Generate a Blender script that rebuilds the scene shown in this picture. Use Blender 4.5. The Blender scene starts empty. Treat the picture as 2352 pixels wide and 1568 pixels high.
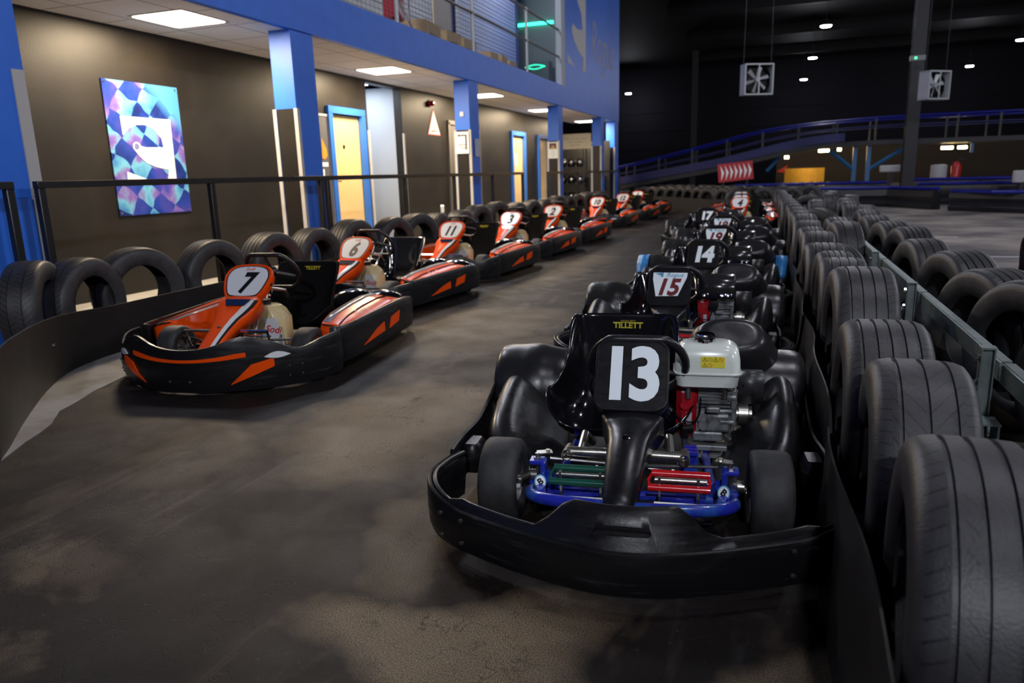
import bpy, bmesh, math, random
from mathutils import Vector, Matrix
random.seed(7)
SC = bpy.context.scene
COL = SC.collection
R = math.radians
PI = math.pi

# ------------------------------------------------------------------ materials
MATS = {}
def mat(name, col=(.5,.5,.5), rough=.5, metal=0., spec=.5, noise=None, bump=None, emit=None, coat=0., alpha=None, scratch=None):
    if name in MATS: return MATS[name]
    m = bpy.data.materials.new(name); m.use_nodes = True
    nt = m.node_tree; b = nt.nodes['Principled BSDF']
    b.inputs['Base Color'].default_value = (*col, 1)
    b.inputs['Roughness'].default_value = rough
    b.inputs['Metallic'].default_value = metal
    b.inputs['Specular IOR Level'].default_value = spec
    b.inputs['Coat Weight'].default_value = coat
    b.inputs['Coat Roughness'].default_value = .08
    if emit:
        b.inputs['Emission Color'].default_value = (*emit[0], 1); b.inputs['Emission Strength'].default_value = emit[1]
    tc = nt.nodes.new('ShaderNodeTexCoord')
    if noise:   # (scale, second colour, lo, hi)
        n = nt.nodes.new('ShaderNodeTexNoise'); n.inputs['Scale'].default_value = noise[0]; n.inputs['Detail'].default_value = 6
        nt.links.new(tc.outputs['Object'], n.inputs['Vector'])
        r = nt.nodes.new('ShaderNodeMapRange'); r.inputs[1].default_value = noise[2]; r.inputs[2].default_value = noise[3]
        nt.links.new(n.outputs['Fac'], r.inputs[0])
        x = nt.nodes.new('ShaderNodeMix'); x.data_type = 'RGBA'
        x.inputs[6].default_value = (*col, 1); x.inputs[7].default_value = (*noise[1], 1)
        nt.links.new(r.outputs[0], x.inputs[0]); nt.links.new(x.outputs[2], b.inputs['Base Color'])
    if scratch:  # stretched noise -> roughness and light scuffs
        mp = nt.nodes.new('ShaderNodeMapping'); mp.inputs['Scale'].default_value = scratch[0]
        nt.links.new(tc.outputs['Object'], mp.inputs[0])
        n = nt.nodes.new('ShaderNodeTexNoise'); n.inputs['Scale'].default_value = 1; n.inputs['Detail'].default_value = 8; n.inputs['Roughness'].default_value = .7
        nt.links.new(mp.outputs[0], n.inputs['Vector'])
        r = nt.nodes.new('ShaderNodeMapRange'); r.inputs[1].default_value = .35; r.inputs[2].default_value = .7
        r.inputs[3].default_value = rough - scratch[1]; r.inputs[4].default_value = rough + scratch[1]
        nt.links.new(n.outputs['Fac'], r.inputs[0]); nt.links.new(r.outputs[0], b.inputs['Roughness'])
        r2 = nt.nodes.new('ShaderNodeMapRange'); r2.inputs[1].default_value = .58; r2.inputs[2].default_value = .72
        nt.links.new(n.outputs['Fac'], r2.inputs[0])
        x = nt.nodes.new('ShaderNodeMix'); x.data_type = 'RGBA'
        x.inputs[6].default_value = (*col, 1); x.inputs[7].default_value = (*scratch[2], 1)
        nt.links.new(r2.outputs[0], x.inputs[0]); nt.links.new(x.outputs[2], b.inputs['Base Color'])
    if bump:
        n = nt.nodes.new('ShaderNodeTexNoise'); n.inputs['Scale'].default_value = bump[0]; n.inputs['Detail'].default_value = 5
        nt.links.new(tc.outputs['Object'], n.inputs['Vector'])
        q = nt.nodes.new('ShaderNodeBump'); q.inputs['Strength'].default_value = bump[1]; q.inputs['Distance'].default_value = bump[2] if len(bump) > 2 else .01
        nt.links.new(n.outputs['Fac'], q.inputs['Height']); nt.links.new(q.outputs[0], b.inputs['Normal'])
    MATS[name] = m
    return m

def nodes_mat(name, build):
    if name in MATS: return MATS[name]
    m = bpy.data.materials.new(name); m.use_nodes = True
    nt = m.node_tree
    build(nt, nt.nodes['Principled BSDF'], lambda t: nt.nodes.new('ShaderNode' + t), nt.links.new)
    MATS[name] = m
    return m

# ------------------------------------------------------------------ mesh building
def chaikin(pts, n=2, closed=False):
    pts = [Vector(p) for p in pts]
    for _ in range(n):
        out = []
        N = len(pts)
        rng = range(N) if closed else range(N-1)
        if not closed: out.append(pts[0])
        for i in rng:
            a, b = pts[i], pts[(i+1) % N]
            out += [a*.75+b*.25, a*.25+b*.75]
        if not closed: out.append(pts[-1])
        pts = out
    return pts

class MB:
    def __init__(s): s.v = []; s.f = []; s.m = []; s.uv = None
    def add(s, vs, fs, mi=0):
        o = len(s.v); s.v += [tuple(v) for v in vs]; s.f += [[o+i for i in f] for f in fs]; s.m += [mi]*len(fs)
    def box(s, c, d, rot=None, mi=0, bev=0):
        x, y, z = d[0]/2, d[1]/2, d[2]/2
        M = rot if rot is not None else Matrix.Identity(3)
        if isinstance(M, (int, float)): M = Matrix.Rotation(M, 3, 'Z')
        c = Vector(c)
        if not bev:
            vs = [(i, j, k) for k in (-z, z) for j in (-y, y) for i in (-x, x)]
            fs = [(0,2,3,1),(4,5,7,6),(0,1,5,4),(2,6,7,3),(0,4,6,2),(1,3,7,5)]
        else:
            b = bev; vs = []; 
            def ring(zz, ins):
                X, Y = x-ins, y-ins; q = max(b-ins, 0.0005)
                return [(X-q,-Y,zz),(X,-Y+q,zz),(X,Y-q,zz),(X-q,Y,zz),(-X+q,Y,zz),(-X,Y-q,zz),(-X,-Y+q,zz),(-X+q,-Y,zz)]
            for zz, ins in ((-z, b*.8), (-z+b, 0), (z-b, 0), (z, b*.8)): vs += ring(zz, ins)
            fs = [tuple(range(7,-1,-1)), tuple(range(24,32))]
            for k in range(3):
                for i in range(8):
                    j = (i+1) % 8; fs.append((k*8+i, k*8+j, k*8+8+j, k*8+8+i))
        s.add([c + M @ Vector(v) for v in vs], fs, mi)
    def loft(s, secs, closed=True, caps=True, mi=0):
        n = len(secs[0]); vs = [v for q in secs for v in q]; fs = []
        for k in range(len(secs)-1):
            for i in range(n if closed else n-1):
                j = (i+1) % n; fs.append((k*n+i, k*n+j, (k+1)*n+j, (k+1)*n+i))
        if caps and closed:
            fs.append(tuple(range(n-1,-1,-1))); L = (len(secs)-1)*n; fs.append(tuple(range(L, L+n)))
        s.add(vs, fs, mi)
    def tube(s, path, r, n=10, mi=0, caps=True, closed=False):
        P = [Vector(p) for p in path]; N = len(P); secs = []; up = None
        for i in range(N):
            if closed: t = P[(i+1) % N]-P[i-1]
            else: t = P[min(i+1, N-1)]-P[max(i-1, 0)]
            t.normalize()
            if up is None:
                up = Vector((0,0,1)) if abs(t.z) < .9 else Vector((1,0,0))
            up = (up - t*up.dot(t)); up.normalize()
            sd = t.cross(up)
            rr = r[i] if isinstance(r, (list, tuple)) else r
            secs.append([P[i]+(up*math.cos(a)+sd*math.sin(a))*rr for a in [2*PI*k/n for k in range(n)]])
        if closed: secs.append(secs[0]); caps = False
        s.loft(secs, True, caps, mi)
    def lathe(s, prof, c=(0,0,0), axis='Z', n=24, closed=False, mi=0, caps=False, uv=False):
        # prof: list of (h, r) along axis
        c = Vector(c); secs = []
        ax = {'X': (Vector((1,0,0)), Vector((0,1,0)), Vector((0,0,1))), 'Y': (Vector((0,1,0)), Vector((0,0,1)), Vector((1,0,0))), 'Z': (Vector((0,0,1)), Vector((1,0,0)), Vector((0,1,0)))}[axis] if isinstance(axis, str) else axis
        A, U, V = ax; m = len(prof); vs = []; fs = []
        for i in range(n):
            a = 2*PI*i/n
            for h, r in prof: vs.append(c + A*h + (U*math.cos(a)+V*math.sin(a))*r)
        for i in range(n):
            j = (i+1) % n
            for k in range(m if closed else m-1):
                l = (k+1) % m; fs.append((i*m+k, j*m+k, j*m+l, i*m+l))
        if caps:
            fs.append(tuple(i*m for i in range(n-1,-1,-1))); fs.append(tuple(i*m+m-1 for i in range(n)))
        o = len(s.v)
        s.add(vs, fs, mi)
    def cyl(s, a, b, r, n=14, mi=0): s.tube([a, b], r, n, mi)
    def disc(s, c, r, h, axis='Z', n=20, mi=0): s.lathe([(0, r), (h, r)], c, axis, n, mi=mi, caps=True)
    def prism(s, poly, a, b, mi=0):
        # poly: 3D points of one face; extruded by vector b-a  (a ignored origin)
        n = len(poly); d = Vector(b)-Vector(a)
        vs = [Vector(p) for p in poly]+[Vector(p)+d for p in poly]
        fs = [tuple(range(n-1,-1,-1)), tuple(range(n, 2*n))]+[(i, (i+1) % n, n+(i+1) % n, n+i) for i in range(n)]
        s.add(vs, fs, mi)
    def mesh(s, name, mats, ang=35, tri=False):
        me = bpy.data.meshes.new(name); me.from_pydata(s.v, [], s.f)
        for m in (mats if isinstance(mats, (list, tuple)) else [mats]): me.materials.append(m)
        me.polygons.foreach_set('material_index', s.m)
        me.validate()
        bm = bmesh.new(); bm.from_mesh(me)
        bmesh.ops.recalc_face_normals(bm, faces=bm.faces)
        if tri: bmesh.ops.triangulate(bm, faces=[f for f in bm.faces if len(f.verts) > 4])
        bm.to_mesh(me); bm.free()
        me.polygons.foreach_set('use_smooth', [True]*len(me.polygons))
        me.set_sharp_from_angle(angle=R(ang))
        return me
    def build(s, name, mats, parent=None, ang=35, mods=(), tri=False, mtx=None):
        o = bpy.data.objects.new(name, s.mesh(name, mats, ang, tri)); COL.objects.link(o)
        if parent is not None: o.parent = parent
        if mtx is not None: o.matrix_local = mtx
        for m in mods:
            if m[0] == 'sol':
                q = o.modifiers.new('s', 'SOLIDIFY'); q.thickness = m[1]; q.offset = m[2] if len(m) > 2 else 0
            elif m[0] == 'bev':
                q = o.modifiers.new('b', 'BEVEL'); q.width = m[1]; q.segments = 2; q.limit_method = 'ANGLE'; q.angle_limit = R(40)
            elif m[0] == 'sub':
                q = o.modifiers.new('u', 'SUBSURF'); q.levels = m[1]; q.render_levels = m[1]
        return o

def empty(name, loc=(0,0,0), rz=0, label=None, cat=None, group=None):
    o = bpy.data.objects.new(name, None); COL.objects.link(o); o.empty_display_size = .1
    o.location = loc; o.rotation_euler = (0, 0, rz)
    if label: tag(o, label, cat, group)
    return o
def tag(o, label, cat, group=None, kind=None):
    o['label'] = label; o['category'] = cat
    if group: o['group'] = group
    if kind: o['kind'] = kind
    return o
def struct(o): o['kind'] = 'structure'; return o
def kids(o): return [c for c in bpy.data.objects if c.parent == o]
TREE = {}
def snapshot():
    TREE.clear()
    for c in bpy.data.objects:
        if c.parent: TREE.setdefault(c.parent.name, []).append(c)
def copy_tree(o, parent=None, skip=()):
    c = o.copy(); COL.objects.link(c)
    if parent is not None: c.parent = parent
    for ch in TREE.get(o.name, []):
        if any(ch.name.split('.')[0] == s for s in skip): continue
        copy_tree(ch, c, skip)
    return c

TXT = {}
def text_mesh(body, size, m, ext=.0006, off=0, shear=0, sx=1, spacing=1., line=1.):
    key = (body, size, m.name, ext, off, shear, sx, spacing)
    if key in TXT: return TXT[key]
    cu = bpy.data.curves.new('t', 'FONT'); cu.body = body; cu.size = size; cu.align_x = 'CENTER'; cu.align_y = 'CENTER'
    cu.extrude = ext; cu.offset = off; cu.shear = shear; cu.space_character = spacing; cu.space_line = line; cu.resolution_u = 4
    ob = bpy.data.objects.new('t', cu); COL.objects.link(ob)
    bpy.context.view_layer.update()
    dg = bpy.context.evaluated_depsgraph_get()
    me = bpy.data.meshes.new_from_object(ob.evaluated_get(dg))
    bpy.data.objects.remove(ob); bpy.data.curves.remove(cu)
    me.transform(Matrix.Diagonal((sx, 1, 1, 1)))
    me.materials.clear(); me.materials.append(m)
    TXT[key] = me
    return me
def frame(c, x, u):
    x = Vector(x).normalized(); u = Vector(u); u = (u-x*u.dot(x)).normalized(); n = x.cross(u)
    M = Matrix((x, u, n)).transposed().to_4x4(); M.translation = Vector(c); return M
def text(name, body, size, m, parent, M, **k):
    o = bpy.data.objects.new(name, text_mesh(body, size, m, **k)); COL.objects.link(o)
    if parent is not None: o.parent = parent
    o.matrix_local = M
    return o
def flat(pts2, M, th=.001):
    b = MB(); P = [M @ Vector((x, y, 0)) for x, y in pts2]
    n = M.to_3x3() @ Vector((0,0,1)); b.prism(P, (0,0,0), n*th); return b
def cut(o, cutter_mb):
    c = cutter_mb.build('cut', o.data.materials[0]); 
    c.matrix_world = o.matrix_world
    q = o.modifiers.new('bool', 'BOOLEAN'); q.object = c; q.operation = 'DIFFERENCE'; q.solver = 'EXACT'
    par = o.parent; ml = o.matrix_local.copy(); o.parent = None; o.matrix_world = Matrix.Identity(4); c.matrix_world = Matrix.Identity(4)
    bpy.context.view_layer.update()
    me = bpy.data.meshes.new_from_object(o.evaluated_get(bpy.context.evaluated_depsgraph_get()))
    o.modifiers.clear(); o.data = me; o.parent = par; o.matrix_local = ml
    bpy.data.objects.remove(c)
    me.set_sharp_from_angle(angle=R(35))
def normals2(path):
    P = [Vector(p[:2]) for p in path]; out = []
    for i in range(len(P)):
        t = P[min(i+1, len(P)-1)]-P[max(i-1, 0)]; t.normalize(); out.append(Vector((t.y, -t.x)))
    return P, out
def sweep(b, path, sec, mi=0, caps=True):
    # sec(i, t, x, y) -> [(offset outward, z)] ; outward is to the right of travel
    P, Nn = normals2(path); secs = []
    L = len(P)-1
    for i, (p, n) in enumerate(zip(P, Nn)):
        secs.append([(p.x+n.x*o, p.y+n.y*o, z) for o, z in sec(i, i/L, p.x, p.y)])
    b.loft(secs, True, caps, mi)
def rrect(w, h, r, n=4):
    out = []
    for cx, cy, a0 in ((w/2-r, h/2-r, 0), (-w/2+r, h/2-r, 90), (-w/2+r, -h/2+r, 180), (w/2-r, -h/2+r, 270)):
        for k in range(n+1):
            a = R(a0+90*k/n); out.append((cx+r*math.cos(a), cy+r*math.sin(a)))
    return out

LOGO = [(-0.333, 0.326), (0.341, 0.326), (0.33, -0.311), (0.209, -0.309), (0.237, -0.212), (0.064, -0.184), (-0.057, -0.143), (-0.148, -0.072), (-0.216, 0.006), (-0.212, 0.053), (-0.173, 0.075), (-0.134, 0.066), (-0.109, 0.032), (-0.049, 0.021), (0.2, 0.027), (0.183, 0.122), (0.091, 0.215), (-0.029, 0.253), (-0.133, 0.247), (-0.24, 0.208), (-0.309, 0.151), (-0.328, 0.135)]
LOGO_C = (-0.168, 0.028)
LOGO_T = [(-0.337, -0.228), (-0.096, -0.305), (-0.116, -0.362), (-0.35, -0.357)]
MURAL = [[(-0.31, 1.01), (0.6, 1.19), (0.55, -0.61), (0.21, -0.62), (0.29, -0.3), (-0.22, -0.19), (-0.65, 0.01), (-0.88, 0.23), (-0.75, 0.39), (-0.33, 0.32), (0.24, 0.38), (0.12, 0.74)], [(-1.31, -0.4), (-0.61, -0.61), (-1.26, -0.59)]]
BAY = 330; PANEL_W = 120; EXPO = 0.0; UP_W = 190
# ------------------------------------------------------------------ palette
M_black = mat('black_plastic', (.009,.009,.011), .32, spec=.45, scratch=((25,25,60), .06, (.014,.014,.016)))
M_belt = mat('scuffed_black_plastic', (.007,.007,.0085), .36, spec=.35, scratch=((5,5,55), .12, (.035,.035,.038)), bump=(60, .15, .004))
M_gloss = mat('gloss_black', (.006,.006,.008), .12, coat=.6)
M_satin = mat('satin_black', (.016,.016,.018), .3, bump=(25, .1, .01))
M_fabric = mat('seat_cover_black', (.004,.004,.0045), .8, spec=.12, bump=(300, .3, .002))
M_rub = mat('slick_rubber', (.021,.021,.023), .62, noise=(30, (.036,.036,.037), .4, .7), bump=(220, .2, .002))
M_rim = mat('rim_grey', (.35,.35,.36), .35, .9)
M_steel = mat('bare_steel', (.55,.54,.5), .28, .95, noise=(30, (.35,.33,.28), .45, .7))
M_chrome = mat('chrome', (.8,.8,.82), .08, 1.)
M_zinc = mat('zinc_plate', (.6,.65,.6), .45, .6, noise=(40, (.75,.8,.76), .4, .6))
M_blue = mat('blue_frame_paint', (.02,.03,.42), .22, coat=.5, noise=(14, (.03,.12,.45), .5, .7))
M_green = mat('green_pedal', (.008,.09,.06), .25, coat=.4)
M_red = mat('red_pedal', (.6,.01,.015), .22, coat=.5)
M_redeng = mat('red_fan_cover', (.42,.008,.015), .3, coat=.4)
M_alu = mat('engine_casting', (.34,.36,.36), .4, .55, noise=(25, (.10,.10,.10), .48, .68), bump=(90, .3, .003))
M_white = mat('white_tank_paint', (.74,.8,.74), .22, coat=.5, noise=(14, (.42,.45,.4), .58, .8))
M_dec = mat('white_decal', (.86,.94,.98), .4)
M_num = mat('black_decal', (.006,.006,.008), .5, spec=.25)
M_maroon = mat('maroon_decal', (.16,.02,.025), .4)
M_cyan = mat('cyan_print', (.08,.35,.55), .4)
M_yel = mat('yellow_sticker', (.85,.72,.05), .4)
M_yeld = mat('yellow_logo', (.45,.4,.02), .5)
M_or = mat('orange_graphics', (.84,.075,.004), .24, spec=.16)
M_white2 = mat('gloss_white_graphics', (.75,.77,.8), .2, coat=.6)
M_silver = mat('silver_graphics', (.30,.31,.35), .22)
M_cream = mat('cream_fuel_tank', (.6,.5,.26), .3, coat=.3, noise=(9, (.5,.38,.15), .45, .7))
M_tray = mat('floor_tray', (.02,.02,.022), .5, .3)
M_bluest = mat('blue_tape', (.04,.25,.62), .35)
M_red2 = mat('red_script', (.6,.03,.02), .35)

def wheel(parent, x, y, r, w, side, name='wheel', n=40):
    # slick kart tyre with rim; side = +1 / -1 is the outer side
    h = w/2
    prof = [(-h*.78, r*.56), (-h*.98, r*.66), (-h, r*.82), (-h*.93, r*.93), (-h*.78, r*.985), (-h*.4, r), (h*.4, r), (h*.78, r*.985), (h*.93, r*.93), (h, r*.82), (h*.98, r*.66), (h*.78, r*.56)]
    b = MB(); b.lathe(prof, (x, y, r), 'X', n)
    t = b.build('tyre', M_rub, parent, 50)
    b = MB()
    b.lathe([(-h*.8, r*.6), (-h*.8, r*.52), (-h*.3, r*.46), (h*.3, r*.46), (h*.8, r*.52), (h*.8, r*.6)], (x, y, r), 'X', 28)
    b.lathe([(side*h*.25, r*.46), (side*h*.35, r*.2), (side*h*.75, r*.17), (side*h*.8, .001)], (x, y, r), 'X', 24)
    b.lathe([(-side*h*.3, r*.4), (-side*h*.2, .001)], (x, y, r), 'X', 24)
    b.cyl((x-h*1.1, y, r), (x+h*1.0, y, r), r*.11, 12)
    b.build('rim', M_rim, t)
    return t

def seat(parent, cx, y0, z0, m, kind='bare', ztop=.545, wid=.2, logo=True, flare=1.):
    k = (ztop-.1)/.445
    S = [((.40,.185), (0,1), .155, .02), ((.44,.145), (0,1), .185, .10), ((.51,.115), (-.1,1), .2, .165), ((.60,.10), (-.25,1), .205, .20), ((.69,.12), (-.5,.85), .2, .21),
         ((.755,.19), (-.85,.5), .19, .2), ((.785,.29), (-1,.2), .182, .17), ((.805,.38), (-1,.1), .185, .125), ((.82,.46), (-1,.05), .19, .085), ((.83,.52), (-1,0), .187, .05), ((.832,.545), (-1,0), .178, .03)]
    n = 17; secs = []
    for (y, z), d, hw, h in S:
        hw *= wid/.2*(1+(flare-1)*max(0, min(1, (.36-z)/.1)))
        z = .1+(z-.1)*k; dd = Vector((0, d[0], d[1])).normalized(); row = []
        for i in range(n):
            a = -1+2*i/(n-1); s_ = abs(a)
            ang = min(1, s_/1)*PI/2
            xx = hw*math.copysign(min(1, (s_*1.35))**.9, a) if s_ < .74 else math.copysign(hw*(1+.10*(s_-.74)/.26), a)
            hh = h*max(0, (s_-.45)/.55)**1.8
            if i in (0, n-1): xx += math.copysign(.016, a); hh -= .004
            row.append(Vector((cx+xx, y0+y, z0+z))+dd*hh)
        secs.append(row)
    b = MB(); b.loft(secs, False, False)
    o = b.build('seat', m, parent, 60, mods=[('sol', .012), ('sub', 1)])
    if logo:
        M = frame((cx+.015, y0+.812, z0+.1+.395*k), (1,0,0), (0,.12,1))
        text('seat_logo', 'TILLETT', .032 if kind == 'bare' else .03, M_yeld, o, M, off=.0012, sx=1.05)
        b = MB(); b.box((0,.0135,0), (.125,.0035,.001)); 
        q = b.build('logo_bar', M_yeld, o); q.matrix_local = M
        if kind == 'bare':
            text('logo_line', 'RACING SEATS', .009, M_yeld, o, M @ Matrix.Translation((0,.02,0)))
    return o

def steering(parent, c, r, tilt, m=M_satin, tube=.013):
    # tilt: angle of the rim plane's normal above horizontal, rim faces the driver (+Y, up)
    n = Vector((0, math.cos(tilt), math.sin(tilt))); u = Vector((0, -math.sin(tilt), math.cos(tilt))); X = Vector((1,0,0)); c = Vector(c)
    pts = []
    for i in range(40):
        a = 2*PI*i/40; x, y = math.cos(a), math.sin(a)
        y = min(y, .82) if y > 0 else max(y, -.9)
        pts.append(c+X*x*r*1.02+u*y*r)
    b = MB(); b.tube(pts, tube, 10, closed=True)
    for a in (200, 340, 90):
        v = X*math.cos(R(a))+u*math.sin(R(a))
        b.tube([c-n*.012, c+v*r*.5-n*.006, c+v*r*.86], [.014,.011,.009], 8)
    b.lathe([(-.03,.028),(0,.034),(.012,.03),(.014,.001)], c, (n, X, u), 20)
    o = b.build('steering_wheel', m, parent, 50)
    b = MB(); b.tube([c-n*.02, Vector((0, c.y-.30, .13))], .011, 10)
    b.build('steering_column', M_steel, parent)
    return o

def cowl_loft(secs, n=13):
    """secs: (y, z, half width, crown, flange depth, corner) -> rows; local normal from spine"""
    rows = []
    for i, (y, z, hw, crown, fl, nf) in enumerate(secs):
        a = secs[max(i-1, 0)]; c = secs[min(i+1, len(secs)-1)]
        t = Vector((0, c[0]-a[0], c[1]-a[1])).normalized(); nrm = Vector((0, t.z, -t.y))
        if nf: nrm = Vector((0, nf[0], nf[1])).normalized()
        row = []
        for k in range(n):
            s_ = -1+2*k/(n-1); q = abs(s_)
            if q <= .7:
                x = hw*.94*s_/.7; d = crown*(1-(q/.7)**2)
            elif q <= .84:
                x = math.copysign(hw, s_); d = -.008
            else:
                x = math.copysign(hw*(1.0+.02*(q-.84)), s_); d = -.01-fl*(q-.84)/.16
            row.append(Vector((x, y, z))+nrm*d)
        rows.append(row)
    return rows

def text_on(panel, body, size, m, M, **k):
    return text('number_decal', body, size, m, panel, M, **k)
# ------------------------------------------------------------------ black kart
def panel(parent_mb, M, outline, depth=.07, mi=0, inner=.955):
    """dished number panel made of stacked outlines in frame M"""
    secs = []
    for d, s_ in ((-depth, .93), (-depth*.35, 1.0), (-.006, 1.0), (0, .985), (.0, inner), (-.0025, inner-.01)):
        secs.append([M @ Vector((x*s_, y*s_, d)) for x, y in outline])
    parent_mb.loft(secs, True, True, mi)

def num_black(cone, num, style, M):
    if style == 'big':
        text_on(cone, num, .268, M_dec, M @ Matrix.Translation((-.004, -.006, .001)), off=.0095, sx=.86, spacing=.84)
    elif style == 'plain':
        text_on(cone, num, .20, M_dec, M @ Matrix.Translation((-.004, -.01, .001)), off=.011, sx=.86, shear=.12, spacing=.9)
    else:
        b = MB(); b.add([], [])
        P = [(-.10,.085), (.10,.085), (.098,.055), (.052,-.075), (-.075,-.08), (-.1,.04)]
        pl = flat(P, M @ Matrix.Translation((0, .01, -.002)), .0035).build('number_plate', M_dec, cone)
        text('number_decal', num, .155, M_maroon, cone, M @ Matrix.Translation((-.014, -.012, .0025)), off=.006, shear=.25, sx=.85, spacing=1.0)
        text('plate_script', 'Rogue', .04, M_cyan, cone, M @ Matrix.Translation((.025, .077, .0025)), shear=.4)
        q = MB(); q.prism([M @ Vector(p) for p in ((-.088,.088,.002), (-.04,.094,.002), (-.04,.066,.002), (-.05,.062,.002), (-.058,.075,.002))], (0,0,0), M.to_3x3() @ Vector((0,0,.0008)))
        q.build('plate_helmet_mark', M_cyan, cone)

PANEL_M = frame((-.013, .215, .45), (1,0,0), (0, .17, .2))

def black_kart(name='go_kart'):
    r = empty(name)
    # surround: front bumper, side belts, rear belt
    half = [(-.60,.10), (-.63,.0), (-.645,-.10), (-.60,-.22), (-.50,-.30), (-.36,-.375), (-.20,-.44), (-.08,-.472), (0,-.478)]
    path = chaikin(half+[(-x*1.06, y) for x, y in half[-2::-1]], 2)
    def sec(i, t, x, y):
        ax = abs(x); f = max(0, min(1, (.25-ax)/.075)); e = max(0, min(1, (ax-.5)/.12))
        h = .165+.03*e
        lo, lz = .040+.042*f, h+.008+.08*f
        if e > .2: lo, lz = .016, h
        return [(-.016,.03), (-.004,.036), (.004,.06), (.007,.11), (.006,h-.012), (.003,h-.003), (-.002,h), (-.008,h-.002), (-.013,h-.012), (-.02,h-.018), (-lo*.8,lz-.01), (-lo+.003,lz-.001), (-lo-.002,lz+.002), (-lo-.009,lz+.001), (-lo-.012,lz-.006), (-lo-.006,lz-.014), (-.03,h-.03), (-.02,.06)]
    b = MB(); sweep(b, path, sec)
    bump = b.build('front_bumper', M_belt, r, 50)
    c = MB(); c.box((0,-.438,.205), (.165,.03,.036), Matrix.Rotation(R(42), 3, 'X'), bev=.012); cut(bump, c)
    b = MB()
    for x, y in ((-.47,-.325), (-.545,-.282), (.44,-.352), (.50,-.325), (.55,-.297)):
        for z in (.075,.145):
            b = MB(); b.lathe([(0,.0075),(.003,.007),(.005,.001)], (x, y-.008, z), (Vector((x,-.7,0)).normalized(), Vector((0,0,1)), Vector((1,0,0))), 12)
            b.build('rivet', mat('rivet_dark', (.05,.05,.05), .4, .6), bump)
    for s in (-1, 1):
        p = chaikin([(s*.615,.06), (s*.622,.2), (s*.605,.38), (s*.63,.62), (s*.665,.9), (s*.68,1.1), (s*.66,1.24), (s*.6,1.3)], 2)
        if s < 0: p = p[::-1]
        b = MB(); sweep(b, p, lambda i, t, x, y: [(-.006,.05), (.004,.06), (.008,.13), (.004,.205), (-.002,.21), (-.008,.205), (-.004,.13), (-.01,.06)])
        b.box((s*.58, .22, .13), (.075, .12, .11), bev=.02); b.box((s*.6, .82, .13), (.08, .1, .1), bev=.02)
        b.build('side_belt', M_belt, r, 50)
    b = MB(); b.tube(chaikin([(-.6,1.27,.13), (-.4,1.31,.14), (.4,1.31,.14), (.6,1.27,.13)], 2), .028, 10)
    b.build('rear_bumper', M_belt, r)
    # chassis
    b = MB(); b.box((0,.5,.052), (.5,1.1,.006))
    b.build('floor_tray', M_tray, r)
    b = MB()
    b.tube(chaikin([(-.24,.14,.1), (-.30,.02,.115), (-.318,-.09,.14), (-.28,-.165,.155), (-.16,-.195,.16), (0,-.21,.162), (.16,-.2,.16), (.28,-.165,.155), (.318,-.09,.14), (.30,.02,.115), (.24,.14,.1)], 3), .019, 12)
    b.build('front_bumper_bar', M_blue, r)
    b = MB()
    for s in (-1, 1):
        b.tube(chaikin([(s*.27,.0,.10), (s*.25,.3,.075), (s*.24,.9,.08), (s*.26,1.15,.12)], 2), .015, 10)
        b.tube([(s*.26,-.05,.1), (s*.04,.06,.09)], .012, 8)
        b.tube([(s*.2,-.17,.14), (s*.16,-.02,.09)], .011, 8)
    b.tube([(-.3,.02,.10), (.3,.02,.10)], .015, 10); b.tube([(-.24,1.08,.13), (.24,1.08,.13)], .014, 10)
    b.box((.18,.35,.075), (.07,.22,.03), bev=.004); b.box((.19,.28,.12), (.05,.05,.09), bev=.004)
    for k in range(3): b.box((.19,.245+.03*k,.165), (.04,.018,.012))
    b.build('chassis_frame', M_blue, r)
    # steering knuckles
    for s in (-1, 1):
        b = MB()
        b.box((s*.305,.01,.205), (.05,.05,.014), bev=.004); b.box((s*.305,.01,.135), (.05,.05,.014), bev=.004)
        b.box((s*.285,.012,.17), (.016,.056,.075), bev=.004)
        b.tube([(s*.28,.01,.15), (s*.24,.05,.10)], [.026,.02], 10)
        b.tube([(s*.29,-.03,.15), (s*.27,-.14,.152)], .018, 10)
        k = b.build('steering_knuckle', M_blue, r)
        b = MB()
        b.cyl((s*.31,.01,.165), (s*.38,.01,.135), .012); b.lathe([(0,.019),(.02,.019)], (s*.325,.01,.155), 'X', 14, caps=True)
        b.cyl((s*.305,.01,.12), (s*.305,.01,.232), .007, 8); b.disc((s*.305,.01,.212), .012, .006, n=6)
        b.box((s*.285,.035,.226), (.05,.03,.004), R(-20*s)); b.disc((s*.275,.04,.228), .008, .006, n=6)
        b.tube([(s*.27,.05,.20), (s*.02,.10,.17)], .006, 8)
        b.build('stub_axle', M_steel, k)
        M = frame((s*.279,-.086,.1735), (.75,-.6*s*.4,0), (0,.35,.9))
        ring = [(math.cos(a)*.019, math.sin(a)*.023) for a in [2*PI*i/20 for i in range(20)]]
        flat(ring, M, .0012).build('round_sticker', M_cyan, k)
        flat([(x*.82, y*.82) for x, y in ring], M @ Matrix.Translation((0,0,.0008)), .0012).build('sticker_face', M_dec, k)
        text('sticker_letter', 'B', .028, M_num, k, M @ Matrix.Translation((0,0,.0022)) @ Matrix.Rotation(R(-30*s), 4, 'Z'), off=.0012)
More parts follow.
